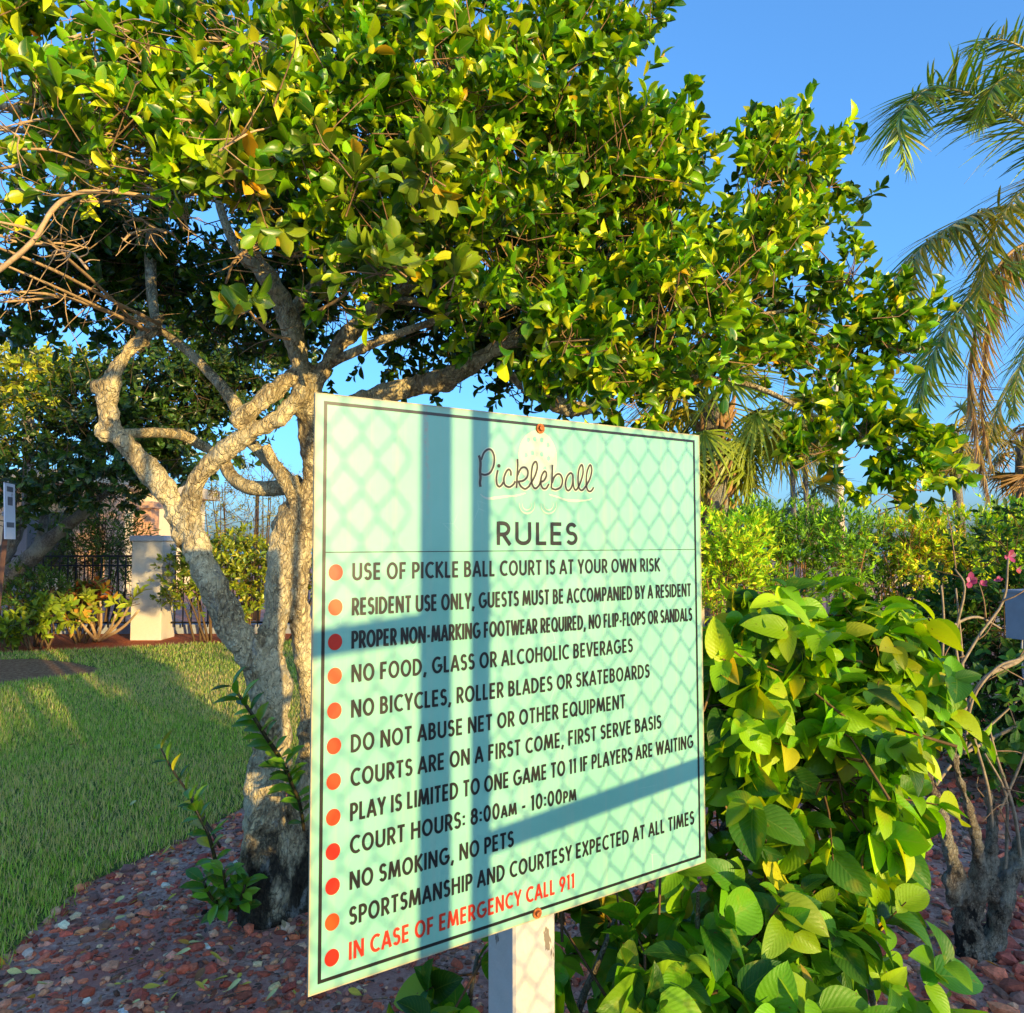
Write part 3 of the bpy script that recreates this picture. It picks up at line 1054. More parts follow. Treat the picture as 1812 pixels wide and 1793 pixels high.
# ------------------------------------------------------------------ chain link fence on the sun side of the camera (its shadow lies on the sign)
PHI = R(16)
FD = np.array([math.sin(PHI), math.cos(PHI), 0.0])
FN = np.array([FD[1], -FD[0], 0.0])
F0 = S(1.0, .5) + SUN * .95                       # a point of the fence plane


def on_fence(a, b):
    p = S(a, b)
    t = ((F0 - p) @ FN) / (SUN @ FN)
    return p + t * SUN


def fx(a):                                         # coordinate along the fence of the shadow at a
    return (on_fence(a, .5) - F0) @ FD


M_STEEL = m_plain('galvanised_steel', (.32, .33, .34), .45, .8, .12, 40)
fence = thing('chain_link_fence', 'galvanised chain link fence with a gate whose shadow falls on the sign', 'fence', (F0[0], F0[1], 0))


def fp(s, z):
    return np.array([F0[0] + FD[0] * s, F0[1] + FD[1] * s, z])


s_right, s_g, s_p = fx(1.09), fx(.350), fx(.2465)
s_end = s_p - 3.2
HT = 2.6
mb = MB(); mb.tube([fp(s_p, 0), fp(s_p, HT)], .027, 14, False); mb.build('post', M_STEEL, fence)
mb = MB(); mb.tube([fp(s_end, 0), fp(s_end, HT)], .027, 14, False); mb.build('post', M_STEEL, fence)
for s_ in (s_g, s_right):
    mb = MB(); mb.tube([fp(s_, .1), fp(s_, HT - .1)], .018, 12, False); mb.build('gate_stile', M_STEEL, fence)
zr = on_fence(.71, .8029)[2]
zl = on_fence(.11, .4189)[2]
for z in (.1, zr, HT - .1):
    mb = MB(); mb.tube([fp(s_g, z), fp(s_right, z)], .0195, 10, False); mb.build('gate_rail', M_STEEL, fence)
for z in (zl, HT - .04):
    mb = MB(); mb.tube([fp(s_end, z), fp(s_p - .02, z)], .021, 10, False); mb.build('rail', M_STEEL, fence)


def chain(s0, s1, z0, z1, w=.0605, h=.0785, r=.0019):
    mb = MB()
    nx = int((s1 - s0) / (w / 2)); nz = int((z1 - z0) / (h / 2))
    for i in range(nx):
        pts = []
        for k in range(nz + 1):
            x = s0 + (i + (k + i) % 2) * w / 2
            z = z0 + k * h / 2
            dx = .16 * w / 2 * (1 if (k + i) % 2 == 0 else -1)
            off = .002 * (1 if k % 2 else -1)
            q = fp(x, 0) + FN * off
            pts.append((q[0], q[1], z - h * .07)); pts.append((q[0], q[1], z + h * .07))
        mb.tube(np.array(pts), r, 4, False, caps=False)
    return mb
chain(s_g + .01, s_right - .01, .14, HT - .14).build('wire_mesh', M_STEEL, fence)
chain(s_end, s_p - .03, .05, HT - .06).build('wire_mesh', M_STEEL, fence)

# added unseen screen towards the sun, top stepped to shade lawn and lower trunks
wb = np.array([SUN[0], SUN[1]]) / math.hypot(SUN[0], SUN[1])
wc = np.array([.1, 1.3]) + wb * 14.0
wd = np.array([wb[1], -wb[0]])
ws = thing('shade_screen', 'added dark green screen, out of view, that shades the lawn', 'fence', (wc[0], wc[1], 0))
wtop = lambda q: (2.38 if q > .75 else 2.17 if q > -.5 else 1.78 if q > -2.1 else 2.5)
for q in np.linspace(-14, 14, 10):
    c_ = wc + wd * q
    mb = MB()
    mb.tube([(c_[0], c_[1], 0), (c_[0], c_[1], wtop(q) + .03)], .03, 8, False)
    mb.build('post', M_STEEL, ws)
mb = MB()
xs = np.linspace(-14, 14, 57)
vv = []
for q in xs:
    c_ = wc + wd * q
    wv = .02 * math.sin(q * 3)
    sg = -.05 * abs(math.sin(q * 1.2))
    for z in (.02, wtop(q) + sg):
        vv.append((c_[0] + wb[0] * wv, c_[1] + wb[1] * wv, z))
mb.add(vv, np.array([(2 * i, 2 * i + 2, 2 * i + 3, 2 * i + 1) for i in range(56)]))
mb.build('screen', m_plain('shade_screen_cloth', (.02, .06, .04), .8), ws)

# ------------------------------------------------------------------ the big ligustrum tree
tb = G(488, 1618)
TY = tb[1]
tree = thing('ligustrum_tree', 'broad old multi-stemmed tree with lichen-grey trunks behind the sign', 'tree', tb)


def path(pts):
    """pts: (u, v, dY, radius in photo px)"""
    p = np.array([P(u, v, TY + dy) for u, v, dy, r in pts])
    r = np.array([r * (TY + dy) / FPX for u, v, dy, r in pts])
    return p, r


def limb(mb, pts, sides=14, noise=.05):
    p, r = path(pts)
    mb.tube(p, r, sides, True, 6, noise)


tr = MB()
limb(tr, [(478, 1650, 0, 56), (476, 1590, 0, 44), (470, 1500, 0, 37), (468, 1430, 0, 34), (480, 1340, 0, 32), (482, 1280, 0, 32), (472, 1215, 0, 33), (446, 1165, -.02, 27), (408, 1100, -.06, 26), (376, 1040, -.1, 25), (352, 985, -.1, 23), (338, 935, -.1, 19)], 16)
limb(tr, [(484, 1260, 0, 30), (482, 1200, .02, 29), (478, 1140, .04, 26), (492, 1080, .05, 22), (494, 1030, .05, 21), (502, 970, .08, 26), (528, 915, .1, 33), (560, 860, .14, 30), (590, 800, .18, 24), (606, 730, .2, 18)], 16)
limb(tr, [(548, 1640, .1, 44), (542, 1560, .12, 36), (540, 1450, .16, 28), (556, 1330, .2, 25), (552, 1210, .18, 23), (536, 1130, .14, 22), (526, 1050, .1, 16), (531, 985, .1, 20), (540, 920, .1, 28)], 14)
limb(tr, [(425, 1560, -.08, 14), (440, 1510, -.06, 19), (462, 1440, -.03, 18)], 10)
limb(tr, [(500, 1560, .05, 30), (512, 1480, .08, 22), (530, 1400, .14, 18)], 10)
# left limb
limb(tr, [(335, 950, -.1, 18), (312, 905, -.1, 18), (288, 862, -.12, 19), (248, 815, -.15, 18), (205, 765, -.18, 20), (190, 715, -.2, 18), (202, 665, -.2, 14), (228, 622, -.18, 12), (262, 592, -.15, 12), (285, 560, -.1, 9)], 14)
limb(tr, [(200, 680, -.2, 15), (182, 686, -.2, 13), (166, 684, -.2, 9)], 8)
limb(tr, [(196, 770, -.18, 20), (178, 762, -.2, 14), (168, 752, -.2, 7)], 8)
# crossing limb up to the right
limb(tr, [(338, 940, -.1, 20), (338, 890, -.11, 18), (356, 845, -.13, 16), (395, 800, -.16, 15), (445, 766, -.18, 15), (492, 742, -.18, 14), (528, 706, -.16, 15), (540, 680, -.14, 16)], 12)
# fork stub to the left post fork
limb(tr, [(330, 960, -.1, 20), (318, 930, -.08, 18), (300, 905, -.1, 16)], 10)
# upper trunk above the sign corner
limb(tr, [(562, 860, .14, 26), (556, 780, .02, 24), (548, 700, -.1, 24), (528, 640, -.12, 22), (518, 590, -.14, 20), (500, 540, -.16, 18), (470, 490, -.2, 17), (442, 456, -.22, 15), (432, 446, -.23, 9)], 12)
limb(tr, [(415, 750, -.2, 16), (440, 728, -.2, 17), (480, 695, -.18, 16), (530, 655, -.14, 17)], 10)
limb(tr, [(545, 690, -.1, 20), (580, 640, -.1, 17), (625, 585, -.08, 15), (690, 530, -.02, 13), (770, 480, .05, 10), (840, 420, .12, 7)], 10)
limb(tr, [(600, 740, .2, 20), (650, 706, .18, 19), (710, 688, .15, 19), (770, 676, .12, 19), (820, 655, .1, 16), (880, 615, .12, 12), (960, 560, .18, 9), (1060, 500, .25, 6)], 12)
limb(tr, [(880, 650, .12, 10), (940, 690, .08, 11), (985, 716, .04, 12), (1020, 722, .02, 12), (1050, 716, 0, 10), (1085, 690, -.02, 7), (1120, 650, -.02, 4)], 10)
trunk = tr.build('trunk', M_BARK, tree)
rm = trunk.modifiers.new('join', 'REMESH')
rm.mode = 'VOXEL'; rm.voxel_size = .0065; rm.use_smooth_shade = True
sm = trunk.modifiers.new('soft', 'SMOOTH'); sm.iterations = 2; sm.factor = .5
tx = bpy.data.textures.new('knots', 'CLOUDS'); tx.noise_scale = .045; tx.noise_depth = 4
dm = trunk.modifiers.new('knots', 'DISPLACE'); dm.texture = tx; dm.strength = .026; dm.mid_level = .5; dm.texture_coords = 'LOCAL'
tx2 = bpy.data.textures.new('lumps', 'CLOUDS'); tx2.noise_scale = .16; tx2.noise_depth = 2
dm = trunk.modifiers.new('lumps', 'DISPLACE'); dm.texture = tx2; dm.strength = .04; dm.mid_level = .5; dm.texture_coords = 'LOCAL'

LIMBS = [[(430, 745, -.1, 13), (405, 700, -.1, 11), (370, 660, -.06, 9), (330, 620, 0, 8), (285, 585, .0, 6), (240, 560, -.1, 5)],
         [(220, 768, -.1, 9), (270, 766, .05, 9), (320, 770, .2, 10), (360, 790, .3, 9), (380, 800, .3, 7)],
         [(395, 815, .25, 11), (412, 845, .22, 12), (440, 862, .18, 13), (485, 864, .15, 14), (530, 855, .12, 15)],
         [(440, 780, .1, 9), (470, 810, .1, 11), (505, 845, .1, 13), (535, 885, .1, 15)],
         [(470, 790, 0, 9), (490, 830, 0, 10), (512, 870, .02, 11), (530, 905, .06, 14)],
         [(280, 590, -.1, 7), (270, 530, .0, 9), (266, 460, .1, 10), (270, 410, .15, 10), (285, 340, .2, 8)],
         [(510, 560, -.1, 12), (560, 500, 0, 10), (620, 440, .1, 8), (700, 380, .2, 6)],
         [(690, 530, 0, 8), (820, 540, .0, 7), (960, 520, .0, 6), (1100, 470, .0, 5), (1250, 420, 0, 4)],
         [(880, 610, .1, 8), (1020, 600, .1, 7), (1180, 570, .1, 6), (1320, 560, .1, 4), (1450, 540, .1, 3)],
         [(1060, 700, 0, 6), (1180, 670, -.1, 6), (1320, 680, -.2, 5), (1450, 740, -.35, 4), (1560, 790, -.4, 4), (1620, 800, -.4, 3)],
         [(440, 470, -.2, 10), (400, 400, -.2, 8), (380, 300, -.1, 6), (400, 180, 0, 5)],
         [(590, 640, -.1, 9), (680, 600, -.2, 8), (790, 560, -.3, 6), (870, 520, -.35, 4)]]
for L_ in LIMBS:
    mb = MB()
    limb(mb, L_, 9, .05)
    mb.build('branch', M_BARK, tree)

tw = MB()
BARE = []
for q in range(46):
    u0, v0 = random.uniform(-40, 520), random.uniform(60, 470)
    a_ = random.choice([random.uniform(-.5, .6), random.uniform(2.6, 3.7)])
    l_ = random.uniform(60, 190)
    d0 = random.uniform(-1.25, -.75)
    BARE.append([(u0 + l_ * t * math.cos(a_) + random.uniform(-9, 9), v0 + l_ * t * math.sin(a_) * .7 - 14 * math.sin(t * 3) + random.uniform(-7, 7), d0 + .12 * t, 3.4 - 1.6 * t) for t in (0, .33, .66, 1)])
BARE += [[(285, 575, -.2, 5), (190, 530, -.5, 4), (100, 480, -.8, 4), (0, 440, -1, 3.5), (-60, 415, -1.1, 3)],
        [(270, 585, -.2, 5), (180, 545, -.5, 4), (90, 505, -.8, 3.5), (0, 468, -.95, 3), (-60, 445, -1, 3)],
        [(240, 570, -.2, 4), (140, 535, -.6, 4), (60, 520, -.8, 3.5), (-40, 516, -.9, 3)],
        [(220, 560, -.3, 4), (130, 530, -.6, 3), (50, 535, -.8, 3), (-40, 540, -.9, 2.5)],
        [(250, 580, -.2, 5), (190, 520, -.5, 4), (120, 455, -.8, 4), (62, 412, -1, 4), (0, 398, -1.1, 3)],
        [(-40, 510, -1.1, 7), (20, 462, -1.1, 6.5), (62, 420, -1.1, 6.5), (95, 370, -1.1, 6.5), (135, 345, -1.08, 6), (200, 340, -1.05, 5), (260, 350, -1, 4.5), (310, 378, -.9, 4), (330, 410, -.85, 3)],
        [(200, 340, -1.05, 4), (240, 325, -1, 3.5), (290, 350, -1, 3), (325, 390, -.95, 2)],
        [(130, 0, -.7, 6), (190, 45, -.7, 6), (270, 90, -.65, 6), (360, 132, -.6, 5), (420, 170, -.5, 4)],
        [(165, 10, -.7, 4), (250, 85, -.68, 4), (330, 130, -.6, 4)], [(0, 300, -.8, 4), (60, 292, -.8, 4), (120, 300, -.8, 3)],
        [(330, -20, -.6, 6), (340, 20, -.6, 6), (350, 80, -.55, 5), (390, 130, -.5, 4)],
        [(430, 250, -.9, 4), (490, 275, -.9, 5), (560, 308, -.9, 4)], [(555, 550, -.6, 4), (600, 528, -.7, 4), (640, 490, -.8, 3)],
        [(560, 505, -.6, 3), (590, 535, -.65, 3)], [(510, 600, -.4, 4), (480, 590, -.5, 4), (455, 565, -.6, 4), (440, 548, -.7, 3)],
        [(300, 300, -.8, 4), (315, 340, -.8, 3), (330, 400, -.8, 3)], [(400, 500, -.6, 3), (420, 460, -.7, 4), (480, 430, -.7, 4), (505, 432, -.7, 3)],
        [(0, 190, -.6, 9), (60, 195, -.6, 11), (140, 188, -.55, 11), (200, 200, -.5, 8), (260, 240, -.4, 6)],
        [(0, 225, -.5, 7), (70, 235, -.5, 8), (130, 250, -.5, 6)], [(60, 165, -.6, 5), (160, 170, -.6, 6), (230, 185, -.5, 5)]]
for L_ in BARE:
    p, r = path(L_)
    tw.tube(p + .004 * rng.normal(size=p.shape), r * .72, 6, True, 4, .08, lin(186, 158, 122))
# short dead spurs on the bare twigs
for L_ in BARE:
    p, r = path(L_)
    for k in range(9):
        i = rng.integers(0, len(p) - 1)
        b0 = p[i] + (p[i + 1] - p[i]) * rng.random()
        e0 = b0 + rng.normal(size=3) * np.array([.07, .07, .06]) + (p[i] - p[i + 1]) * .25 * rng.choice([-1, 1])
        tw.tube([b0, (b0 + e0) / 2 + .01 * rng.normal(size=3), e0], [.0022, .0016, .0009], 4, True, 3, 0, lin(176, 148, 112))

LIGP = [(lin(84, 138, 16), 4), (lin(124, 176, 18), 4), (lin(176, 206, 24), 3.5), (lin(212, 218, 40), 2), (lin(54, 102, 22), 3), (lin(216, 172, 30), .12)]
LIGD = [(lin(48, 86, 22), 5), (lin(70, 108, 22), 4), (lin(110, 142, 24), 1.5), (lin(38, 68, 22), 4)]  # inner leaves: the shade inside the crown put into darker greens


def B(u, v, dY, r, sq=1.0):
    """blob: photo pixel, depth offset from the trunk, radius in photo px at that depth"""
    Y = TY + dY
    rr = r * Y / FPX
    return (P(u, v, Y), (rr, rr * 1.0, rr * sq))


cr = MB()
# the outer shell, nearest leaves first
near = [B(60, 150, -.9, 125), B(250, 220, -1.0, 150), B(430, 250, -1.0, 170), B(620, 190, -.95, 170), B(600, 330, -1.0, 130), B(780, 130, -.8, 190), B(470, 110, -.8, 130), B(640, 20, -.7, 200), B(140, 250, -1.0, 90), B(520, 400, -.9, 90)]
foliage(cr, near, 840, 8, .057, .030, .11, [T_LIG, T_LIG2, T_LIG3], LIGP, .7, .6, 13, (28, 62), 0, tw, lin(136, 108, 76), .0017)
mid = [B(900, 150, -.5, 160), B(1000, 50, -.4, 100), B(850, 330, -.6, 190), B(1000, 320, -.4, 170), B(1170, 320, -.3, 125), B(1120, 430, -.35, 200), B(1300, 420, -.2, 140), B(1290, 520, -.2, 150), B(1390, 335, -.1, 80), B(1200, 600, -.4, 160), B(1010, 610, -.6, 110), B(900, 500, -.5, 130), B(1480, 570, -.1, 110), B(1370, 640, -.2, 70), B(700, 460, -.6, 120), B(1090, 650, -.7, 75)]
foliage(cr, mid, 1800, 8, .054, .029, .11, [T_LIG, T_LIG2, T_LIG3], LIGP, .7, .6, 14, (28, 62), 0, tw, lin(136, 108, 76), .0017)
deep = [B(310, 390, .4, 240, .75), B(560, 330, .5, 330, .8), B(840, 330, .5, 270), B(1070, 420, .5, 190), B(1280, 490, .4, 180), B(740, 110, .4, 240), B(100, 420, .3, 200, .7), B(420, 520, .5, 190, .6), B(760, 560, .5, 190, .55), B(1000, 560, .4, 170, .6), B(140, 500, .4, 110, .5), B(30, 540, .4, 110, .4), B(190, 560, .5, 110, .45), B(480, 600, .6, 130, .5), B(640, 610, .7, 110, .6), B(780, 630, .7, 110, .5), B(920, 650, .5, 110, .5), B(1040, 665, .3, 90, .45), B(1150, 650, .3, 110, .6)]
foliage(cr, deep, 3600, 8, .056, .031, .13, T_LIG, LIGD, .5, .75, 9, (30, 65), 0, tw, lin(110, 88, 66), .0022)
# sprays that break the outline
edge = [B(1150, 20, -.4, 30, .7), B(1090, 70, -.4, 36, .7), B(1190, 220, -.3, 40), B(1330, 245, -.15, 45), B(1395, 262, -.1, 42), B(1470, 275, -.1, 18), B(1430, 300, -.1, 30), B(1500, 268, -.1, 8), B(1460, 345, -.05, 36), B(1410, 385, -.05, 40), B(1490, 365, -.05, 8), B(1390, 450, -.1, 46), B(1500, 490, -.1, 45), B(1575, 560, -.1, 48), B(1620, 585, -.1, 20), B(1585, 615, -.1, 40), B(1520, 690, -.2, 30, .7), B(1475, 715, -.25, 36, .7), B(1440, 740, -.3, 40), B(1530, 760, -.4, 45), B(1600, 800, -.4, 50), B(1660, 830, -.4, 38), B(1620, 850, -.4, 40), B(1565, 880, -.4, 34), B(1590, 770, -.4, 40), B(1440, 790, -.4, 40), B(1700, 838, -.4, 10), B(1130, 700, -.6, 40), B(940, 560, -.9, 60), B(1010, 590, -.9, 60)]
foliage(cr, edge, 430, 8, .056, .031, .075, [T_LIG, T_LIG2, T_LIG3], LIGP, .5, .85, 0, (30, 62), 0, tw, lin(136, 108, 76), .0017)
# a few single sprays close to the lens
sol = [B(425, 545, -1.2, 16), B(660, 480, -1.1, 34), B(690, 470, -1.1, 26), B(60, 380, -1.2, 16), B(640, 350, -1.1, 22), B(420, 330, -1.1, 45), B(470, 390, -1.1, 28), B(585, 280, -1.15, 30), B(720, 260, -1.1, 36), B(760, 310, -1.1, 30), B(790, 495, -.9, 22), B(1045, 720, -.5, 12)]
foliage(cr, sol, 62, 7, .066, .036, .06, [T_LIG, T_LIG2], [(lin(104, 140, 28), 3), (lin(150, 170, 40), 3), (lin(84, 118, 28), 2), (lin(214, 168, 40), .4)], .5, .9, 0, (35, 70), 0, tw, lin(160, 128, 92), .0022)
cr.build('crown', M_LIG, tree)
tw.build('twigs', M_TWIG, tree)

# water sprouts round the foot
def sprout(pts, nl, L, pal, bend=.0):
    p, r = path(pts)
    mb = MB()
    mb.tube(p, r, 6, True, 4, 0, lin(70, 62, 40))
    pp = smooth_path(p, 8)
    N = nl * 2
    t = np.linspace(.12, 1, nl)
    idx = (t * (len(pp) - 1)).astype(int)
    pos = pp[idx]
    tg = nrm(np.gradient(pp, axis=0))[idx]
    side = nrm(np.cross(tg, np.array([.3, -1, .2])))
    fw = np.cross(side, tg)
    P0, D0, U0 = [], [], []
    for s_ in (-1, 1):
        ph = (np.arange(nl) % 2) * .9 + .3 * rng.normal(size=nl)
        sd = side * np.cos(ph)[:, None] * s_ + fw * np.sin(ph)[:, None] * s_
        P0.append(pos); D0.append(sd * .8 + tg * .55 + .12 * rng.normal(size=pos.shape)); U0.append(tg + np.array([0, -.4, .4]))
    LL = L * rng.uniform(.7, 1.15, N)
    mb.leaves(np.vstack(P0), np.vstack(D0), np.vstack(U0), LL, LL * .46, T_LIG, pick(pal, N))
    return mb


def smooth_path(p, sub=6):
    p = np.asarray(p)
    pp = np.vstack([2 * p[0] - p[1], p, 2 * p[-1] - p[-2]])
    o = []
    for i in range(1, len(pp) - 2):
        for k in range(sub):
            t = k / sub
            a, b, c, d = pp[i - 1], pp[i], pp[i + 1], pp[i + 2]
            o.append(.5 * ((2 * b) + (c - a) * t + (2 * a - 5 * b + 4 * c - d) * t * t + (3 * b - a - 3 * c + d) * t ** 3))
    o.append(p[-1])
    return np.array(o)


SPP = [(lin(92, 146, 36), 4), (lin(120, 168, 44), 3), (lin(70, 116, 34), 3)]
SPY = SPP + [(lin(190, 190, 50), 3)]
for pts, nl, L, pal in (([(530, 1420, -.12, 4), (500, 1350, -.16, 4), (468, 1300, -.2, 3.5), (440, 1255, -.22, 3), (412, 1215, -.22, 2)], 15, .095, SPP),
                        ([(538, 1470, -.12, 3), (530, 1420, -.15, 3), (515, 1385, -.18, 3), (505, 1350, -.2, 2)], 9, .085, SPP),
                        ([(400, 1600, -.1, 4), (385, 1540, -.14, 3.5), (370, 1480, -.16, 3), (350, 1440, -.16, 2.5), (338, 1415, -.16, 2)], 10, .085, SPY),
                        ([(390, 1500, .0, 2.5), (345, 1420, .1, 2.5), (310, 1370, .15, 2), (285, 1325, .2, 1.5)], 8, .085, SPY),
                        ([(405, 1610, -.12, 3), (375, 1590, -.2, 3), (360, 1560, -.22, 2)], 8, .095, SPP), ([(415, 1612, -.12, 3), (400, 1570, -.2, 3), (395, 1540, -.22, 2)], 8, .095, SPP),
                        ([(420, 1612, -.12, 3), (430, 1580, -.2, 3), (435, 1560, -.2, 2)], 7, .09, SPP)):
    sprout(pts, nl, L, pal).build('sprout', M_LIG, tree)

# ------------------------------------------------------------------ broad leaved bush right of the sign
bb = np.array([.92, 2.25, 0])
bush = thing('broad_leaved_bush', 'sunlit bush of broad drooping yellow-green leaves right of the sign', 'bush', bb)
BY = 2.0


def W_(u, v, Y, r, sq=1.0):
    rr = r * Y / FPX
    return (P(u, v, Y), (rr, rr, rr * sq))


HIBP = [(lin(112, 172, 18), 4), (lin(148, 196, 20), 4), (lin(178, 208, 28), 2.5), (lin(74, 128, 24), 3), (lin(52, 100, 28), 1.5), (lin(196, 190, 40), .5)]
st = MB()
dome = [W_(1420, 1220, 2.1, 105, .8), W_(1320, 1160, 2.0, 80), W_(1520, 1210, 2.1, 80), W_(1540, 1290, 2.05, 60), W_(1360, 1290, 2.0, 100), W_(1470, 1330, 1.95, 80), W_(1300, 1390, 2.0, 70), W_(1470, 1420, 1.95, 80, .8), W_(1410, 1160, 2.2, 100, .5), W_(1270, 1250, 2.05, 60)]
lf = MB()
foliage(lf, dome, 330, 6, .088, .068, .11, [T_HIB, T_HIB2], HIBP, .2, .5, 5, (45, 85), .6, st, lin(120, 96, 60), .003, .14)
edge = [W_(1610, 1290, 2.1, 40), W_(1670, 1300, 2.1, 24), W_(1640, 1220, 2.12, 34), W_(1600, 1130, 2.2, 30), W_(1610, 1210, 2.12, 30), W_(1560, 1150, 2.15, 30), W_(1500, 1090, 2.2, 30), W_(1370, 1075, 2.2, 28), W_(1450, 1080, 2.2, 22), W_(1540, 1420, 2.0, 28), W_(1520, 1480, 2.0, 26), W_(1580, 1360, 2.05, 30)]
foliage(lf, edge, 74, 6, .080, .060, .08, [T_HIB, T_HIB2], HIBP, .2, .8, 0, (45, 85), .5, st, lin(120, 96, 60), .003, .14)
lf.build('foliage', M_HIB, bush)
st.build('twigs', M_TWIG, bush)
for pts in ([(1330, 1640, 2.25, 13), (1345, 1560, 2.2, 12), (1350, 1490, 2.15, 11), (1345, 1400, 2.1, 9), (1330, 1300, 2.1, 7), (1300, 1200, 2.05, 5)],
            [(1300, 1650, 2.2, 11), (1290, 1570, 2.15, 10), (1270, 1500, 2.12, 9), (1300, 1440, 2.1, 8), (1370, 1380, 2.05, 6), (1430, 1300, 2.05, 5)],
            [(1360, 1650, 2.3, 12), (1370, 1560, 2.25, 11), (1400, 1470, 2.2, 9), (1470, 1380, 2.15, 8), (1540, 1300, 2.1, 6), (1620, 1280, 2.1, 5)],
            [(1345, 1490, 2.15, 8), (1320, 1470, 2.1, 8), (1280, 1480, 2.08, 7), (1250, 1460, 2.05, 5)],
            [(1180, 1640, 2.1, 8), (1190, 1560, 2.1, 7), (1210, 1470, 2.15, 6), (1260, 1380, 2.15, 5)],
            [(1340, 1560, 2.2, 7), (1400, 1530, 2.1, 6), (1440, 1520, 2.0, 4)]):
    mb = MB()
    p = np.array([P(u, v, y) for u, v, y, r in pts]); r = np.array([r * y / FPX for u, v, y, r in pts])
    mb.tube(p, r, 9, True, 5, .06)
    mb.build('stem', M_BARK2, bush)

low = thing('low_broad_leaved_shrub', 'low shrub of broad green leaves growing round the foot of the sign post', 'shrub', (.55, 1.75, 0))
lf, st = MB(), MB()
LOWP = [(lin(80, 140, 24), 4), (lin(112, 166, 26), 4), (lin(150, 188, 36), 2), (lin(56, 108, 30), 3.5), (lin(180, 160, 50), .4)]
lowb = [W_(1090, 1680, 1.7, 105), W_(1240, 1730, 1.75, 100), W_(1400, 1700, 1.8, 100), W_(1450, 1740, 1.85, 66), W_(850, 1715, 1.78, 34), W_(835, 1780, 1.75, 40), W_(1120, 1780, 1.65, 100), W_(1330, 1800, 1.7, 110), W_(1470, 1640, 1.9, 50), W_(1240, 1600, 1.75, 55), W_(1050, 1640, 1.7, 60)]
foliage(lf, lowb, 190, 6, .088, .066, .11, [T_HIB, T_HIB2], LOWP, .3, .6, 5, (40, 80), .4, st, lin(110, 84, 60), .0028, .14)
lf.build('foliage', M_HIB, low)
st.build('twigs', M_TWIG, low)
for pts in ([(1000, 1950, 1.8, 8), (1020, 1800, 1.75, 7), (1060, 1700, 1.7, 5), (1090, 1620, 1.7, 3)], [(1230, 1900, 1.85, 8), (1240, 1780, 1.8, 7), (1235, 1660, 1.75, 5), (1235, 1580, 1.75, 3)],
            [(1400, 1850, 1.9, 8), (1400, 1750, 1.85, 6), (1380, 1650, 1.85, 4)], [(840, 1900, 1.8, 7), (830, 1790, 1.78, 5), (845, 1690, 1.75, 3)], [(1560, 1850, 1.95, 7), (1540, 1750, 1.9, 5), (1520, 1660, 1.9, 3)]):
    mb = MB()
    p = np.array([P(u, v, y) for u, v, y, r in pts]); r = np.array([r * y / FPX for u, v, y, r in pts])
    mb.tube(p, r, 7, True, 5, .05)
    mb.build('stem', M_BARK2, low)

# ------------------------------------------------------------------ gnarled, half bare shrub at the right
gb = G(1715, 1690)
GY = gb[1]
gn = thing('gnarled_shrub', 'half bare shrub with a gnarled forked stump and thin dead twigs', 'shrub', gb)
mb = MB()
def gpath(pts):
    return np.array([P(u, v, GY + dy) for u, v, dy, r in pts]), np.array([r * (GY + dy) / FPX for u, v, dy, r in pts])
for pts in ([(1718, 1725, 0, 28), (1714, 1650, 0, 20), (1706, 1590, 0, 18), (1694, 1550, -.02, 15), (1676, 1490, -.04, 11), (1662, 1430, -.06, 9), (1648, 1390, -.08, 7), (1640, 1330, -.1, 5)],
            [(1742, 1715, 0, 24), (1760, 1650, 0, 18), (1776, 1580, .0, 16), (1798, 1520, .02, 16), (1822, 1470, .04, 11)],
            [(1722, 1620, 0, 18), (1732, 1540, -.02, 13), (1726, 1480, -.04, 9), (1708, 1410, -.06, 7), (1690, 1350, -.08, 6), (1680, 1290, -.1, 4)],
            [(1748, 1590, 0, 14), (1754, 1500, 0, 11), (1756, 1450, .02, 8), (1748, 1400, .02, 6)],
            [(1690, 1600, -.02, 12), (1682, 1560, -.03, 11), (1680, 1545, -.03, 8)]):
    p, r = gpath(pts)
    mb.tube(p, r, 12, True, 5, .08)
o = mb.build('trunk', M_BARK2, gn)
rm = o.modifiers.new('join', 'REMESH'); rm.mode = 'VOXEL'; rm.voxel_size = .006; rm.use_smooth_shade = True
dm = o.modifiers.new('knots', 'DISPLACE'); dm.texture = tx; dm.strength = .03; dm.mid_level = .5
mb = MB()
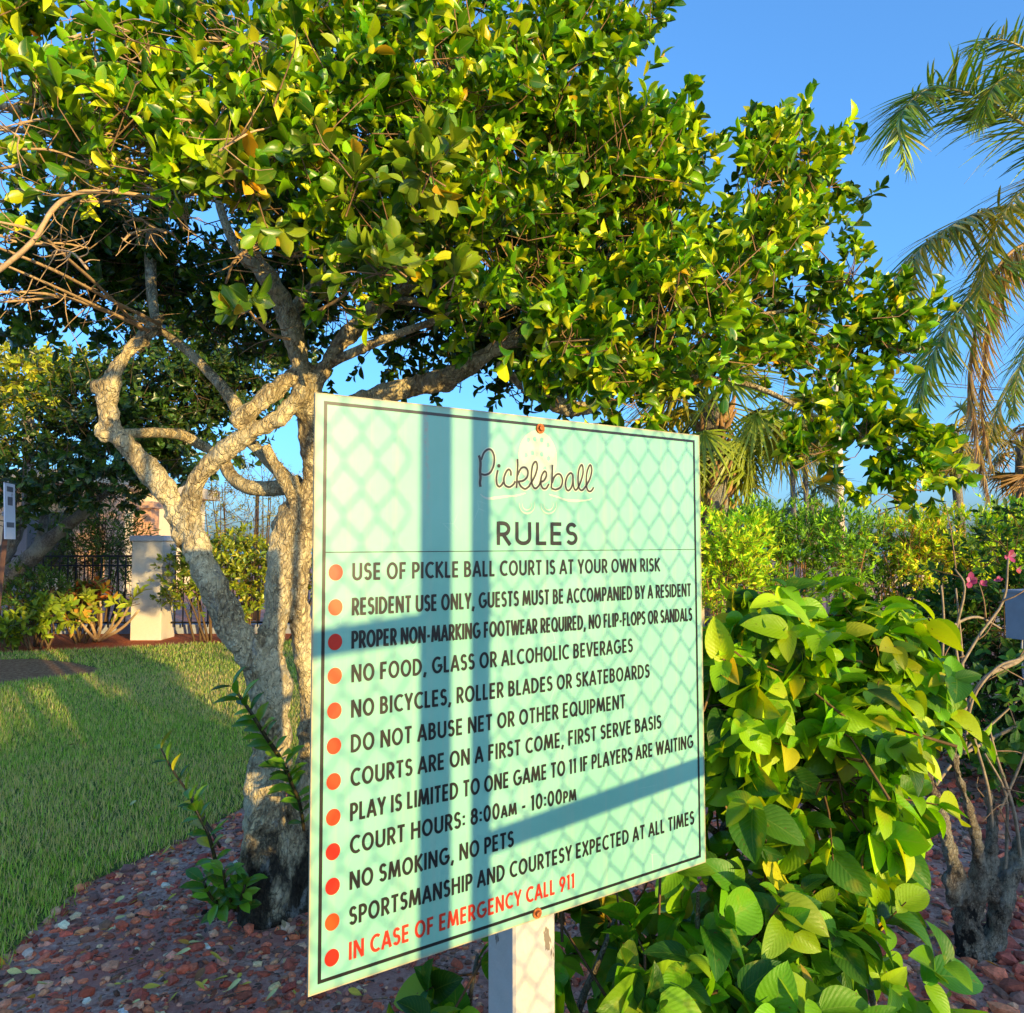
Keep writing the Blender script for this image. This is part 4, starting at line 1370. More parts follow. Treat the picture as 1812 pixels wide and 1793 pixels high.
for pts in ([(1760, 1500, 0, 4), (1735, 1380, 0, 3.5), (1715, 1260, 0, 3), (1705, 1140, 0, 2.5), (1690, 1040, .0, 2)], [(1780, 1560, 0, 4), (1790, 1480, 0, 3.5), (1770, 1400, 0, 3), (1740, 1330, 0, 2)],
            [(1812, 1560, 0, 4), (1790, 1440, 0, 4), (1765, 1340, 0, 3), (1750, 1290, 0, 2)], [(1700, 1260, 0, 4), (1740, 1200, .05, 5), (1790, 1170, .1, 6), (1840, 1130, .1, 6)],
            [(1690, 1180, 0, 3), (1730, 1130, .05, 3), (1770, 1060, .1, 3), (1785, 990, .1, 2)], [(1655, 1140, 0, 3), (1690, 1100, 0, 3), (1730, 1095, .1, 3), (1770, 1110, .1, 2)],
            [(1700, 1200, 0, 3), (1695, 1120, 0, 3), (1700, 1040, 0, 2.5), (1690, 1000, .0, 2)], [(1670, 1170, 0, 3), (1672, 1090, 0, 2.5), (1660, 1030, 0, 2)],
            [(1710, 1330, 0, 3), (1720, 1240, 0, 3), (1760, 1180, 0, 3), (1812, 1160, 0, 3)], [(1812, 1280, .1, 4), (1760, 1300, .1, 4), (1700, 1330, .0, 4)],
            [(1650, 1390, -.08, 4), (1690, 1340, 0, 3), (1745, 1300, 0, 3), (1800, 1240, 0, 2)], [(1760, 1440, 0, 3), (1800, 1370, 0, 3), (1830, 1310, 0, 2)]):
    p, r = gpath(pts)
    mb.tube(p + .008 * rng.normal(size=p.shape), r * .8, 5, True, 4, .06, lin(150, 136, 114))
    for k in range(2):
        i = rng.integers(0, len(p) - 1)
        b0 = p[i] + (p[i + 1] - p[i]) * rng.random()
        e0 = b0 + rng.normal(size=3) * np.array([.12, .08, .1]) + np.array([0, 0, .06])
        mb.tube([b0, (b0 + e0) / 2 + .015 * rng.normal(size=3), e0], [.003, .0022, .0012], 4, True, 3, 0, lin(150, 124, 96))
mb.build('dead_twigs', M_TWIG, gn)
lf, st = MB(), MB()
foliage(lf, [(P(1780, 1340, GY + .1), .10), (P(1800, 1180, GY + .2), .12), (P(1740, 1340, GY + .1), .06), (P(1805, 1260, GY), .08)], 34, 6, .055, .032, .06, T_SMALL, [(lin(70, 120, 40), 3), (lin(96, 140, 44), 3)], .4, .8, 0, (40, 75), .1, st, lin(110, 84, 60))
lf.build('foliage', M_HIB, gn)

# dark shrub with pink flowers behind it
dsb = np.array([3.55, 4.6, 0])
ds = thing('pink_flowered_shrub', 'dark green shrub with a few pink flowers at the right edge', 'shrub', dsb)
lf, st = MB(), MB()
dk = [W_(1760, 1080, 4.6, 120), W_(1860, 1040, 4.7, 150), W_(1720, 1200, 4.7, 150), W_(1830, 1200, 4.6, 170), W_(1640, 1150, 5.0, 100), W_(1790, 1350, 4.7, 150), W_(1650, 1080, 5.0, 60), W_(1900, 1320, 4.6, 160)]
foliage(lf, dk, 1500, 8, .062, .028, .13, T_SMALL, [(lin(48, 92, 30), 4), (lin(66, 112, 34), 4), (lin(36, 70, 26), 3), (lin(96, 132, 44), 1)], .4, .6, 8, (35, 70), .1, st, lin(90, 70, 50), .0028)
lf.build('foliage', M_SOFT, ds)
st.build('twigs', M_TWIG, ds)
T_PET = leaf_template(5, 1, obov, .2, -.25)
for (u, v, y, s_) in ((1718, 1028, 4.35, .055), (1768, 1026, 4.4, .035), (1786, 984, 4.35, .05), (1798, 1010, 4.3, .035), (1738, 1034, 4.35, .04)):
    mb = MB()
    c0 = P(u, v, y)
    an = np.arange(5) / 5 * 6.28 + rng.random()
    ax = nrm(np.array([-.3, -1, .2]) + .3 * rng.normal(size=3))
    a = nrm(np.cross(ax, [0, 0, 1])); b = np.cross(ax, a)
    d = a * np.cos(an)[:, None] + b * np.sin(an)[:, None] + ax * .5
    mb.leaves(np.repeat(c0[None], 5, 0), d + .2 * rng.normal(size=(5, 3)), np.repeat(ax[None], 5, 0), s_ * rng.uniform(.6, 1.1, 5), s_ * .6, T_PET, pick([(lin(190, 78, 134), 2), (lin(206, 120, 160), 1)], 5, .08))
    mb.build('flower', M_SOFT, ds)

# small electrical box on the right edge
xb = P(1832, 1045, 3.6)
bx = thing('electrical_box', 'grey metal electrical box on a stake at the right edge', 'electrical box', (xb[0], 3.6, 0))
M_BOXG = m_plain('grey_enamel', lin(150, 160, 172), .5, .2, .08)
fr = np.array([[.93, .37, 0], [-.37, .93, 0], [0, 0, 1.0]])
zt, zb2 = P(1800, 1045, 3.6)[2], P(1800, 1132, 3.6)[2]
mb = MB(); mb.box((-.075, 0, zb2), (.12, .1, zt - .012), fr, (xb[0], 3.6, 0)); mb.build('case', M_BOXG, bx, shade=False)
mb = MB(); mb.box((-.083, -.012, zt - .012), (.128, .108, zt), fr, (xb[0], 3.6, 0)); mb.build('lid', M_BOXG, bx, shade=False)
mb = MB(); mb.box((-.06, -.008, zb2 + .02), (.105, 0, zt - .03), fr, (xb[0], 3.6, 0)); mb.build('door', m_plain('shaded_door', lin(96, 104, 116), .5, .2, .08), bx, shade=False)  # door colour darkened to carry the shade on the box front
mb = MB(); mb.box((.0, .03, -.1), (.04, .07, zb2), fr, (xb[0], 3.6, 0)); mb.build('stake', M_STEEL, bx, shade=False)
mb = MB()
q0 = np.array([xb[0] - .06, 3.62, zb2])
for k in range(3):
    mb.tube([q0 + [.02 * k, 0, 0], q0 + [.02 * k - .01, -.01, -.06], q0 + [.03 * k, 0, -.18], q0 + [.05, .02, -.4], q0 + [.06, .03, -zb2]], .004, 6, True, 4)
mb.build('cable', m_plain('grey_cable', (.3, .31, .33), .5), bx)

# ------------------------------------------------------------------ hedge behind the sign
HEDGE = [(lin(130, 176, 30), 4), (lin(166, 198, 34), 4), (lin(96, 144, 30), 3), (lin(200, 208, 50), 2.5)]
HEDGO = [(lin(160, 184, 34), 4), (lin(196, 190, 44), 2), (lin(220, 140, 48), 1.1), (lin(126, 160, 36), 3)]
HEDGD = [(lin(74, 112, 36), 4), (lin(98, 136, 42), 4), (lin(60, 96, 34), 2)]


def hedge_bush(lab, u0, u1, v0, v1, Y, pal, n):
    c = P((u0 + u1) / 2, v1, Y)
    o = thing('hedge_bush', lab, 'bush', (c[0], Y, 0), 'bushes of the hedge behind the sign')
    lf, st = MB(), MB()
    bl = []
    k = max(2, int((u1 - u0) / 55))
    zt = P(0, v0, Y)[2]
    for q in range(k):
        u = u0 + (u1 - u0) * (q + .5) / k
        x = P(u, 963, Y)[0]
        r = (u1 - u0) / k * .62 * Y / FPX
        z = zt - r * .9 - rng.uniform(0, .12)
        bl.append(((x, Y + rng.uniform(-.15, .25), z), (r, .42, r * .95)))
        bl.append(((x, Y + .1, z - .45), (r * .95, .42, .4)))
    foliage(lf, bl, int(n * 2.3), 10, .075, .022, .16, T_SMALL, [(tuple(min(.9, x * 1.75) for x in c_), w_) for c_, w_ in pal], .8, .4, 6, (18, 55), 0, st, lin(120, 96, 56), .003)
    lf.build('foliage', M_SOFT, o)
    mb = MB()
    for q in range(k * 4):
        x = P(u0 + (u1 - u0) * rng.random(), 963, Y)[0]
        mb.tube([(x, Y + .1 * rng.normal(), 0), (x + .05 * rng.normal(), Y, .5), (x + .12 * rng.normal(), Y, zt - .45)], [.014, .011, .006], 5, True, 4, .05, lin(150, 112, 74))
    mb.build('stems', M_TWIG, o)
    st.build('twigs', M_TWIG, o)


hedge_bush('yellow-green hedge bush next to the sign edge, below the shaggy palm', 1120, 1330, 915, 1040, 8.6, HEDGE, 420)
hedge_bush('taller green hedge bush in the middle of the sunlit hedge', 1310, 1520, 905, 1040, 9.0, HEDGD + HEDGE[:1], 460)
hedge_bush('sparse darker hedge bush in the dip of the hedge', 1505, 1600, 945, 1040, 9.6, HEDGD, 150)
hedge_bush('orange-tinged sunlit hedge bush left of the hanging dead frond', 1580, 1735, 915, 1040, 9.2, HEDGO, 340)
hedge_bush('yellow hedge bush behind the hanging dead frond, at the photo edge', 1715, 1900, 905, 1040, 9.0, HEDGE, 380)

# pale picket fence glimpsed behind the hedge
pf = thing('picket_fence', 'low pale picket fence glimpsed through the hedge', 'fence', (4.2, 11, 0))
mb = MB()
for x in np.arange(1.6, 8.6, .11):
    mb.box((x, 11, 0), (x + .05, 11.02, 1.12))
mb.build('pickets', m_plain('pale_pickets', lin(196, 180, 156), .7), pf, shade=False)
mb = MB(); mb.box((1.6, 11.022, .9), (8.6, 11.06, .97)); mb.build('rail', m_plain('pale_rail', lin(190, 176, 150), .7), pf, shade=False)


# ------------------------------------------------------------------ palms
def fan_leaf(mb, c0, d, up, L, nseg, col, droop=.25, spread=230):
    d = nrm(np.asarray(d, float)); up = nrm(np.asarray(up, float) - d * (np.asarray(up) @ d))
    sd = np.cross(up, d)
    an = np.radians(np.linspace(-spread / 2, spread / 2, nseg)) + .03 * rng.normal(size=nseg)
    dirs = d * np.cos(an)[:, None] + sd * np.sin(an)[:, None] + np.array([0, 0, -droop]) * (.4 + rng.random((nseg, 1)))
    LL = L * (1 - .28 * (np.abs(an) / np.radians(spread / 2)) ** 2) * rng.uniform(.85, 1.08, nseg)
    upv = up + .35 * sd * np.where(np.arange(nseg) % 2, 1, -1)[:, None]
    mb.leaves(np.repeat(np.asarray(c0)[None], nseg, 0), dirs, upv, LL, .05 * L, T_PALM, np.clip(np.asarray(col) * (1 + .15 * rng.normal(size=(nseg, 1))), .01, 1))


def fan_palm(name, lab, base, ztop, rad, L, nfan, pal, trunk_mat, boots=False, lean=(0, 0), skirt=.25):
    base = np.asarray(base, float)
    o = thing(name, lab, 'palm', base)
    top = base + np.array([lean[0], lean[1], ztop])
    mb = MB()
    mb.tube([base, base + (top - base) * .35 + [.03, 0, 0], base + (top - base) * .7, top], [rad * 1.15, rad, rad, rad * .9], 14, True, 6, .03)
    mb.build('trunk', trunk_mat, o)
    if boots:
        bm_ = MB()
        for k in range(90):
            t = rng.uniform(.25, 1.0)
            a = rng.uniform(0, 6.28)
            pz = base + (top - base) * t
            dr = np.array([math.cos(a), math.sin(a), 0])
            tn = np.array([-dr[1], dr[0], 0]) * rng.choice([-1, 1])
            q0 = pz + dr * rad * .95 - [0, 0, .12]
            q1 = pz + dr * rad * 1.18 + tn * .09 + [0, 0, .04]
            q2 = pz + dr * rad * 1.5 + tn * .16 + [0, 0, .2]
            bm_.tube([q0, q1, q2], [.05, .035, .018], 5, True, 3, .05, np.array(lin(176, 140, 96)) * rng.uniform(.55, 1.15))
        bm_.build('leaf_bases', M_TWIG, o)
    cr, pt = MB(), MB()
    for k in range(nfan):
        a = rng.uniform(0, 6.28)
        el = rng.uniform(-1.0, 1.3) if rng.random() > skirt else rng.uniform(-1.4, -.6)
        d = np.array([math.cos(a) * math.cos(el), math.sin(a) * math.cos(el), math.sin(el)])
        pl = L * rng.uniform(.5, .9)
        c1 = top + d * pl * .55 + [0, 0, .03]
        c2 = top + d * pl + [0, 0, -.1 * pl]
        pt.tube([top, c1, c2], [.018, .013, .009], 5, True, 3, 0, lin(140, 140, 60))
        dd = nrm(c2 - c1) + np.array([0, 0, -.15])
        col = pal[0] if rng.random() < pal[2] else pal[1]
        fan_leaf(cr, c2, dd, np.array([0, 0, 1.0]) - d * .4 + .2 * rng.normal(size=3), L * rng.uniform(.7, 1), 26, col, .35)
    cr.build('crown', M_PALM, o)
    pt.build('leaf_stalks', M_TWIG, o)
    return o


fan_palm('cabbage_palm', 'shaggy fan palm with orange leaf bases rising behind the sign edge', G(1268, 1140) * [1, 1, 0], P(1268, 718, G(1268, 1140)[1])[2], .2, 1.15, 46, (lin(138, 156, 34), lin(180, 166, 50), .6), M_BARKF, True, (0, 0), .1)
fan_palm('fan_palm', 'small distant dark fan palm above the hedge', P(1440, 963, 17) * [1, 1, 0], P(1440, 880, 17)[2], .13, .75, 26, (lin(84, 110, 50), lin(110, 120, 56), .6), M_BARKF)
fan_palm('fan_palm', 'slim grey-trunked fan palm beside the hanging dead frond', P(1706, 963, 12.5) * [1, 1, 0], P(1690, 765, 12.5)[2], .075, .62, 24, (lin(140, 146, 50), lin(160, 140, 60), .6), M_BARKF, False, (-.12, 0), .3)
fan_palm('fan_palm', 'brownish fan palm cut by the right photo edge', P(1815, 963, 13) * [1, 1, 0], P(1815, 790, 13)[2], .12, .75, 26, (lin(120, 120, 50), lin(170, 130, 70), .5), M_BARKF, False, (0, 0), .5)
for k, (u, w, v0, Y) in enumerate(((1402, 9, 790, 15), (1425, 9, 790, 15.6))):
    o = fan_palm('fan_palm', ['thin pale palm trunk behind the hedge, left of the pair', 'thin pale palm trunk behind the hedge, right of the pair'][k], P(u, 963, Y) * [1, 1, 0], P(u, 740, Y)[2], w / 2 * Y / FPX, .8, 20, (lin(120, 130, 50), lin(150, 140, 60), .6), M_BARKF, False, (.05, 0), .3)

# the feather palm: fronds come in from a trunk right of the frame
PY = 8.2
pc = P(1960, 330, PY)
fpalm = thing('feather_palm', 'tall feather palm with long drooping green fronds at the right', 'palm', (pc[0], PY, 0))
mb = MB()
mb.tube([(pc[0] + .1, PY, 0), (pc[0] + .05, PY, 1.8), (pc[0], PY, 3.6), (pc[0], PY, pc[2])], [.2, .16, .15, .16], 16, True, 6, .02)
mb.build('trunk', M_BARKF, fpalm)


def frond(pts, leaflet, nl, pal, hang=.5, w=.02, parent=None, name='frond', rachis=(.5, .45, .2), fwd=.55, mat=None):
    p = np.array([P(u, v, y) for u, v, y in pts])
    pp = smooth_path(p, 12)
    mb = MB()
    k = len(pp)
    mb.tube(pp, np.linspace(.022, .005, k), 6, False, 1, 0, rachis)
    s_ = np.linspace(.08, .995, nl)
    idx = s_ * (k - 1)
    i0 = np.clip(idx.astype(int), 0, k - 2)
    fr_ = (idx - i0)[:, None]
    pos = pp[i0] * (1 - fr_) + pp[i0 + 1] * fr_
    tg = nrm(np.gradient(pp, axis=0))[i0]
    side = nrm(np.cross(tg, np.array([0.0, 0, 1])) + 1e-6)
    upn = np.cross(side, tg)
    shp = np.sin(np.clip(s_, 0, 1) * math.pi * .8 + .45) ** .8
    for sg in (-1, 1):
        d = side * sg * 1.0 + tg * (fwd + .5 * s_[:, None]) + upn * rng.uniform(-.35, .75, (nl, 1)) + .17 * rng.normal(size=(nl, 3)) + np.array([0, 0, -hang]) * rng.uniform(.5, 1.3, (nl, 1))
        L = leaflet * shp * rng.uniform(.75, 1.12, nl)
        mb.leaves(pos, d, upn + .2 * rng.normal(size=(nl, 3)), L, w, T_PALMF, pick(pal, nl, .2))
    return mb.build(name, mat or M_PALM, parent)


T_PALMF = leaf_template(5, 1, lambda x: max(.04, (1 - x ** 3) * min(1, .4 + x * 5)), .5, .22)
GRN = [(lin(112, 154, 46), 4), (lin(150, 178, 64), 3), (lin(88, 124, 44), 3), (lin(190, 190, 100), 1.5)]
YEL = [(lin(150, 152, 40), 4), (lin(176, 164, 50), 3), (lin(110, 130, 44), 3)]
c0 = (1960, 330, PY)
frond([c0, (1880, 262, 8.1), (1808, 218, 7.9), (1759, 186, 7.8), (1704, 162, 7.7), (1652, 156, 7.6), (1612, 180, 7.5), (1590, 225, 7.45), (1604, 300, 7.4)], .76, 165, GRN, .3, .030, fpalm)
frond([c0, (1900, 350, 8.0), (1812, 362, 7.8), (1739, 374, 7.6), (1685, 400, 7.5), (1635, 434, 7.4), (1600, 490, 7.35), (1592, 565, 7.3)], .74, 165, YEL, .7, .030, fpalm)
frond([c0, (1880, 400, 8.2), (1808, 446, 8.1), (1752, 484, 8.0), (1704, 540, 7.9), (1664, 600, 7.85), (1636, 670, 7.8), (1622, 730, 7.8)], .76, 165, GRN, .5, .030, fpalm)
frond([c0, (1900, 200, 8.3), (1840, 110, 8.3), (1790, 75, 8.2), (1745, 70, 8.1), (1720, 90, 8.0)], .55, 60, GRN, .2, .030, fpalm)
frond([c0, (1920, 470, 8.5), (1860, 570, 8.6), (1812, 640, 8.7), (1770, 720, 8.7), (1745, 800, 8.7)], .6, 70, YEL, .5, .030, fpalm)
frond([c0, (1930, 260, 7.9), (1880, 170, 7.7), (1835, 130, 7.5), (1790, 130, 7.4), (1755, 160, 7.3), (1738, 220, 7.3)], .66, 100, GRN, .4, .026, fpalm)
frond([c0, (1925, 300, 7.8), (1880, 300, 7.5), (1830, 320, 7.3), (1780, 372, 7.2), (1750, 440, 7.15), (1735, 520, 7.1)], .66, 100, YEL, .6, .026, fpalm)
frond([c0, (1930, 420, 8.3), (1890, 500, 8.3), (1840, 570, 8.3), (1805, 650, 8.3), (1790, 740, 8.3)], .62, 90, GRN, .6, .026, fpalm)
frond([c0, (1900, 240, 8.5), (1850, 170, 8.7), (1800, 150, 8.8), (1750, 170, 8.9), (1715, 220, 9.0)], .62, 90, GRN, .4, .026, fpalm)
frond([c0, (2040, 240, 8.2), (2120, 260, 8.2), (2190, 380, 8.1), (2210, 520, 8.0)], .6, 60, GRN, .5, .030, fpalm)
frond([c0, (2000, 150, 8.6), (2040, 60, 9.2), (2080, 40, 9.8), (2120, 100, 10.4)], .6, 60, GRN, .5, .030, fpalm)
frond([c0, (1960, 240, 7.2), (1970, 220, 6.4), (1990, 300, 5.8)], .6, 50, GRN, .5, .030, fpalm)
frond([c0, (1990, 470, 8.4), (2040, 620, 8.6), (2060, 760, 8.7)], .6, 60, YEL, .5, .030, fpalm)
DEADP = [(lin(190, 172, 150), 4), (lin(150, 132, 112), 3), (lin(210, 196, 176), 2), (lin(116, 100, 84), 2)]
frond([c0, (1860, 405, 8.0), (1785, 450, 7.9), (1742, 520, 7.85), (1722, 610, 7.85), (1716, 700, 7.85), (1730, 790, 7.85), (1748, 880, 7.85)], .5, 150, DEADP, 2.6, .02, fpalm, 'dead_frond', lin(190, 160, 120), .9, M_SOFT)
frond([c0, (1868, 415, 8.05), (1796, 470, 7.95), (1756, 550, 7.9), (1742, 640, 7.9), (1738, 740, 7.9), (1756, 830, 7.9)], .5, 110, DEADP, 2.6, .02, fpalm, 'dead_frond', lin(190, 160, 120), .9, M_SOFT)

# utility pole with wires far behind
up_ = P(1487, 963, 24)
pole = thing('utility_pole', 'pale utility pole carrying wires above the hedge', 'pole', (up_[0], 24, 0))
mb = MB(); mb.tube([(up_[0], 24, 0), (up_[0], 24, P(0, 648, 24)[2])], [.16, .12], 12, False); mb.build('shaft', m_plain('pale_timber', lin(206, 190, 168), .8), pole)
mb = MB(); z = P(0, 672, 24)[2]; mb.box((up_[0] - 1.0, 23.86, z), (up_[0] + 1.0, 23.96, z + .1)); mb.build('crossarm', m_plain('arm_timber', lin(120, 104, 86), .8), pole, shade=False)
for dx, z2 in ((-.9, 0), (.2, 0), (.9, -.5)):
    mb = MB()
    a0 = np.array([up_[0] + dx, 23.9, z + .12 + z2])
    mb.tube([a0, a0 + [7, 1, -.35], a0 + [14, 2, -.1], a0 + [30, 4, .3]], .014, 5, True, 5)
    mb.build('wire', m_plain('wire', (.03, .03, .03), .6), pole)

# ------------------------------------------------------------------ left background
# second tree, its shade put into darker leaf colours
LT = G(-70, 1141)
lt = thing('shade_tree', 'dark dense tree leaning in from the left edge over the fence', 'tree', LT)
mb = MB()
LTY = LT[1]
for pts in ([(-70, 1155, 0, 26), (-40, 1110, 0, 22), (0, 1035, 0, 19), (50, 990, -.1, 15), (100, 945, -.2, 12), (150, 905, -.3, 9), (190, 870, -.3, 6)],
            [(-40, 1110, 0, 18), (-20, 1030, .1, 16), (15, 970, .2, 12), (40, 920, .3, 9), (60, 870, .3, 6)],
            [(60, 985, -.1, 9), (75, 940, 0, 8), (80, 890, .1, 6)]):
    p = np.array([P(u, v, LTY + dy) for u, v, dy, r in pts]); r = np.array([r * LTY / FPX for u, v, dy, r in pts])
    mb.tube(p, r, 10, True, 5, .06)
mb.build('trunk', M_BARKF, lt)
lf, st = MB(), MB()
bl = [W_(60, 815, 10.4, 120, .8), W_(180, 760, 10.2, 120, .9), W_(-90, 790, 10.6, 110), W_(200, 850, 10.0, 75, .7), W_(80, 890, 10.2, 70, .5), W_(205, 690, 10.6, 90), W_(280, 700, 10.6, 120), W_(310, 800, 10.8, 80, .7), W_(410, 720, 11.2, 110), W_(450, 640, 11.4, 110), W_(310, 620, 11.0, 120), W_(-240, 640, 11, 180), W_(-150, 800, 10.6, 150), W_(20, 920, 10.4, 50, .6)]
foliage(lf, bl, 3600, 8, .115, .058, .25, T_LIG, [(lin(40, 72, 28), 5), (lin(54, 88, 30), 4), (lin(76, 110, 36), 1.2), (lin(30, 54, 24), 3)], .4, .7, 8, (30, 65), .1, st, lin(90, 76, 58), .004)
lf.build('crown', M_LIG, lt)
st.build('twigs', M_TWIG, lt)
# sunlit tree beyond it
gt = thing('golden_tree', 'tree with bright yellow-green sunlit leaves far left behind the dark tree', 'tree', (P(60, 963, 15)[0], 15, 0))
lf, st = MB(), MB()
foliage(lf, [W_(50, 650, 15, 75), W_(0, 690, 15, 90), W_(110, 690, 15.2, 70), W_(-80, 660, 15.2, 90), W_(60, 740, 15.2, 80)], 800, 8, .13, .06, .25, T_LIG, [(lin(160, 170, 40), 3), (lin(190, 190, 50), 3), (lin(120, 140, 40), 2)], .5, .6, 8, (30, 65), 0, st, lin(120, 100, 70), .006)
lf.build('crown', M_LIG, gt); st.build('twigs', M_TWIG, gt)
mb = MB(); c_ = P(50, 700, 15); mb.tube([(c_[0] + .2, 15, 0), (c_[0] + .1, 15, 2), (c_[0], 15, c_[2])], [.18, .14, .08], 10, True, 5, .04); mb.build('trunk', M_BARKF, gt)

# gate pillars
M_STUC = m_plain('cream_stucco', lin(206, 196, 178), .85, 0, .05, 60, .25)
M_CAP = m_plain('grey_cap', lin(168, 178, 192), .7, 0, .06, 30)


def pillar(u, w, vtop, Y, lab, mat):
    x = P(u, 963, Y)[0]
    hw = w / 2 * Y / FPX
    zt = P(0, vtop, Y)[2]
    o = thing('gate_pillar', lab, 'pillar', (x, Y, 0), 'stucco pillars of the metal fence')
    mb = MB(); mb.box((x - hw, Y - hw, -.05), (x + hw, Y + hw, zt - .09)); sh = mb.build('shaft', mat, o, shade=False)
    bv = sh.modifiers.new('edge', 'BEVEL'); bv.width = .012; bv.segments = 2
    mb = MB(); e = .035; mb.box((x - hw - e, Y - hw - e, zt - .09), (x + hw + e, Y + hw + e, zt))
    cp = mb.build('cap', M_CAP, o, shade=False)
    bv = cp.modifiers.new('edge', 'BEVEL'); bv.width = .02; bv.segments = 2
pillar(274, 53, 949, 11.9, 'cream stucco pillar with a grey cap, lit by the sun', M_STUC)
pillar(40, 40, 906, 13.2, 'shaded grey pillar behind the leaning trunk at the left edge', m_plain('grey_stucco', lin(150, 150, 156), .85, 0, .08, 40, .2))

# black metal fence
mf = thing('metal_fence', 'black metal picket fence on both sides of the cream pillar', 'fence', (-6.5, 12, 0))
M_IRON = m_plain('black_iron', (.012, .012, .014), .45, .3, .2)
FYY = 12.0
zt, zb = P(0, 983, FYY)[2], P(0, 1104, FYY)[2]
xa, xb_ = P(246, 963, FYY)[0] - .01, P(303, 963, FYY)[0] + .01
for (x0, x1) in ((-9.6, xa), (xb_, 1.2)):
    mb = MB()
    mb.box((x0, FYY - .02, zt - .03), (x1, FYY + .02, zt))
    mb.box((x0, FYY - .02, zb), (x1, FYY + .02, zb + .03))
    mb.box((x0, FYY - .02, zt - .18), (x1, FYY + .02, zt - .155))
    mb.build('rails', M_IRON, mf, shade=False)
    mb = MB()
    for x in np.arange(x0 + .06, x1 - .03, .135):
        mb.box((x, FYY - .009, zb - .06), (x + .018, FYY + .009, zt - .032))
    mb.build('pickets', M_IRON, mf, shade=False)
mb = MB(); mb.box((-9.8, 12.5, .0), (1.2, 12.7, .16)); tag(mb.build('stone_curb', m_plain('pale_concrete', lin(150, 156, 170), .9), shade=False), 'pale low concrete curb running behind the black fence', 'curb')

# free-standing column behind the pillar
x = P(258, 963, 17)[0]
o = thing('garden_column', 'pinkish square column standing right behind the cream pillar', 'column', (x, 17, 0))
mb = MB(); mb.box((x - .2, 16.8, 0), (x + .2, 17.2, 2.35)); mb.build('shaft', m_plain('pink_stucco', lin(212, 160, 122), .85, 0, .1, 12, .2), o, shade=False)
mb = MB(); mb.box((x - .26, 16.74, 2.35), (x + .26, 17.26, 2.5)); mb.build('cap', m_plain('pink_cap', lin(204, 160, 128), .85, 0, .1, 12, .2), o, shade=False)
# house behind
hs_ = thing('stucco_house', 'cream stucco house with terracotta columns behind the dark tree', 'house', (-14, 21, 0))
mb = MB(); mb.box((-26, 21, 0), (-11.3, 27, 3.4)); mb.build('wall', m_plain('cream_wall', lin(226, 206, 168), .85, 0, .06, 10), hs_, shade=False)
for u in (196, 150):
    x = P(u, 963, 19.6)[0]
    mb = MB(); mb.box((x - .2, 19.4, 0), (x + .2, 19.9, 3.0)); mb.box((x - .26, 19.34, 3.0), (x + .26, 19.96, 3.14)); mb.build('column', m_plain('terracotta', lin(206, 164, 128), .85, 0, .1, 12, .2), hs_, shade=False)
mb = MB(); mb.box((-26.4, 19.2, 3.14), (-10.9, 27.4, 3.5)); mb.build('roof', m_plain('fascia', lin(190, 176, 150), .8), hs_, shade=False)
for x in (-13.2, -12.0, -16.0):
    f_ = MB(); f_.box((x - .5, 20.96, .7), (x + .5, 20.999, 2.5)); w_ = f_.build('window', m_plain('window_frame', lin(170, 160, 140), .6), hs_, shade=False)
    f_ = MB(); f_.box((x - .44, 20.93, .76), (x + .44, 20.958, 2.44)); f_.build('pane', m_plain('dark_glass', (.03, .035, .04), .1), w_, shade=False)


def shrub(name, lab, cat, bl, n, nl, L, W, pal, mat, T=T_SMALL, stems=True, up=.5, twig=.12, ang=(30, 65), droop=0.0, group=None, stem_col=lin(98, 78, 54)):
    c = np.mean([b[0] for b in bl], 0)
    o = thing(name, lab, cat, (c[0], c[1], 0), group)
    lf, st = MB(), MB()
    foliage(lf, bl, n, nl, L, W, twig, T, pal, up, .65, 0, ang, droop, st, stem_col, .004)
    lf.build('foliage', mat, o)
    st.build('twigs', M_TWIG, o)
    if stems:
        mb = MB()
        for b in bl:
            for k in range(3):
                g0 = np.array([b[0][0] * .7 + c[0] * .3 + .06 * rng.normal(), b[0][1] + .05 * rng.normal(), 0])
                e0 = np.array(b[0]) + .2 * np.array(b[1]) * rng.normal(size=3)
                mb.tube([g0, (g0 + e0) / 2 + .05 * rng.normal(size=3), e0], [.02, .014, .007], 6, True, 4, .05, stem_col)
        mb.build('stems', M_TWIG, o)
    return o


shrub('round_shrub', 'rounded dark green shrub at the foot of the metal fence, far left', 'shrub', [W_(55, 1050, 11, 48), W_(20, 1080, 11, 50), W_(85, 1045, 11, 30)], 330, 9, .07, .02, [(lin(60, 100, 40), 4), (lin(84, 124, 44), 3), (lin(48, 82, 34), 3)], M_SOFT, up=.7)
shrub('low_shrub', 'low yellow-green leafy shrub in front of the rounded shrub', 'shrub', [W_(50, 1105, 10.6, 32, .7), W_(95, 1085, 10.7, 26), W_(15, 1115, 10.5, 28, .6)], 90, 7, .12, .05, [(lin(150, 168, 44), 3), (lin(120, 148, 40), 3), (lin(90, 120, 40), 2)], M_HIB, T_LIG)
shrub('croton', 'red and orange leaved croton plant against the black fence', 'plant', [W_(150, 1064, 11.4, 18, 1.1), W_(172, 1056, 11.4, 16), W_(128, 1070, 11.4, 13)], 28, 8, .15, .055, [(lin(150, 70, 40), 3), (lin(180, 100, 44), 2), (lin(120, 50, 38), 2), (lin(180, 140, 50), 1), (lin(80, 90, 36), 3)], M_HIB, T_LIG, up=1.0)
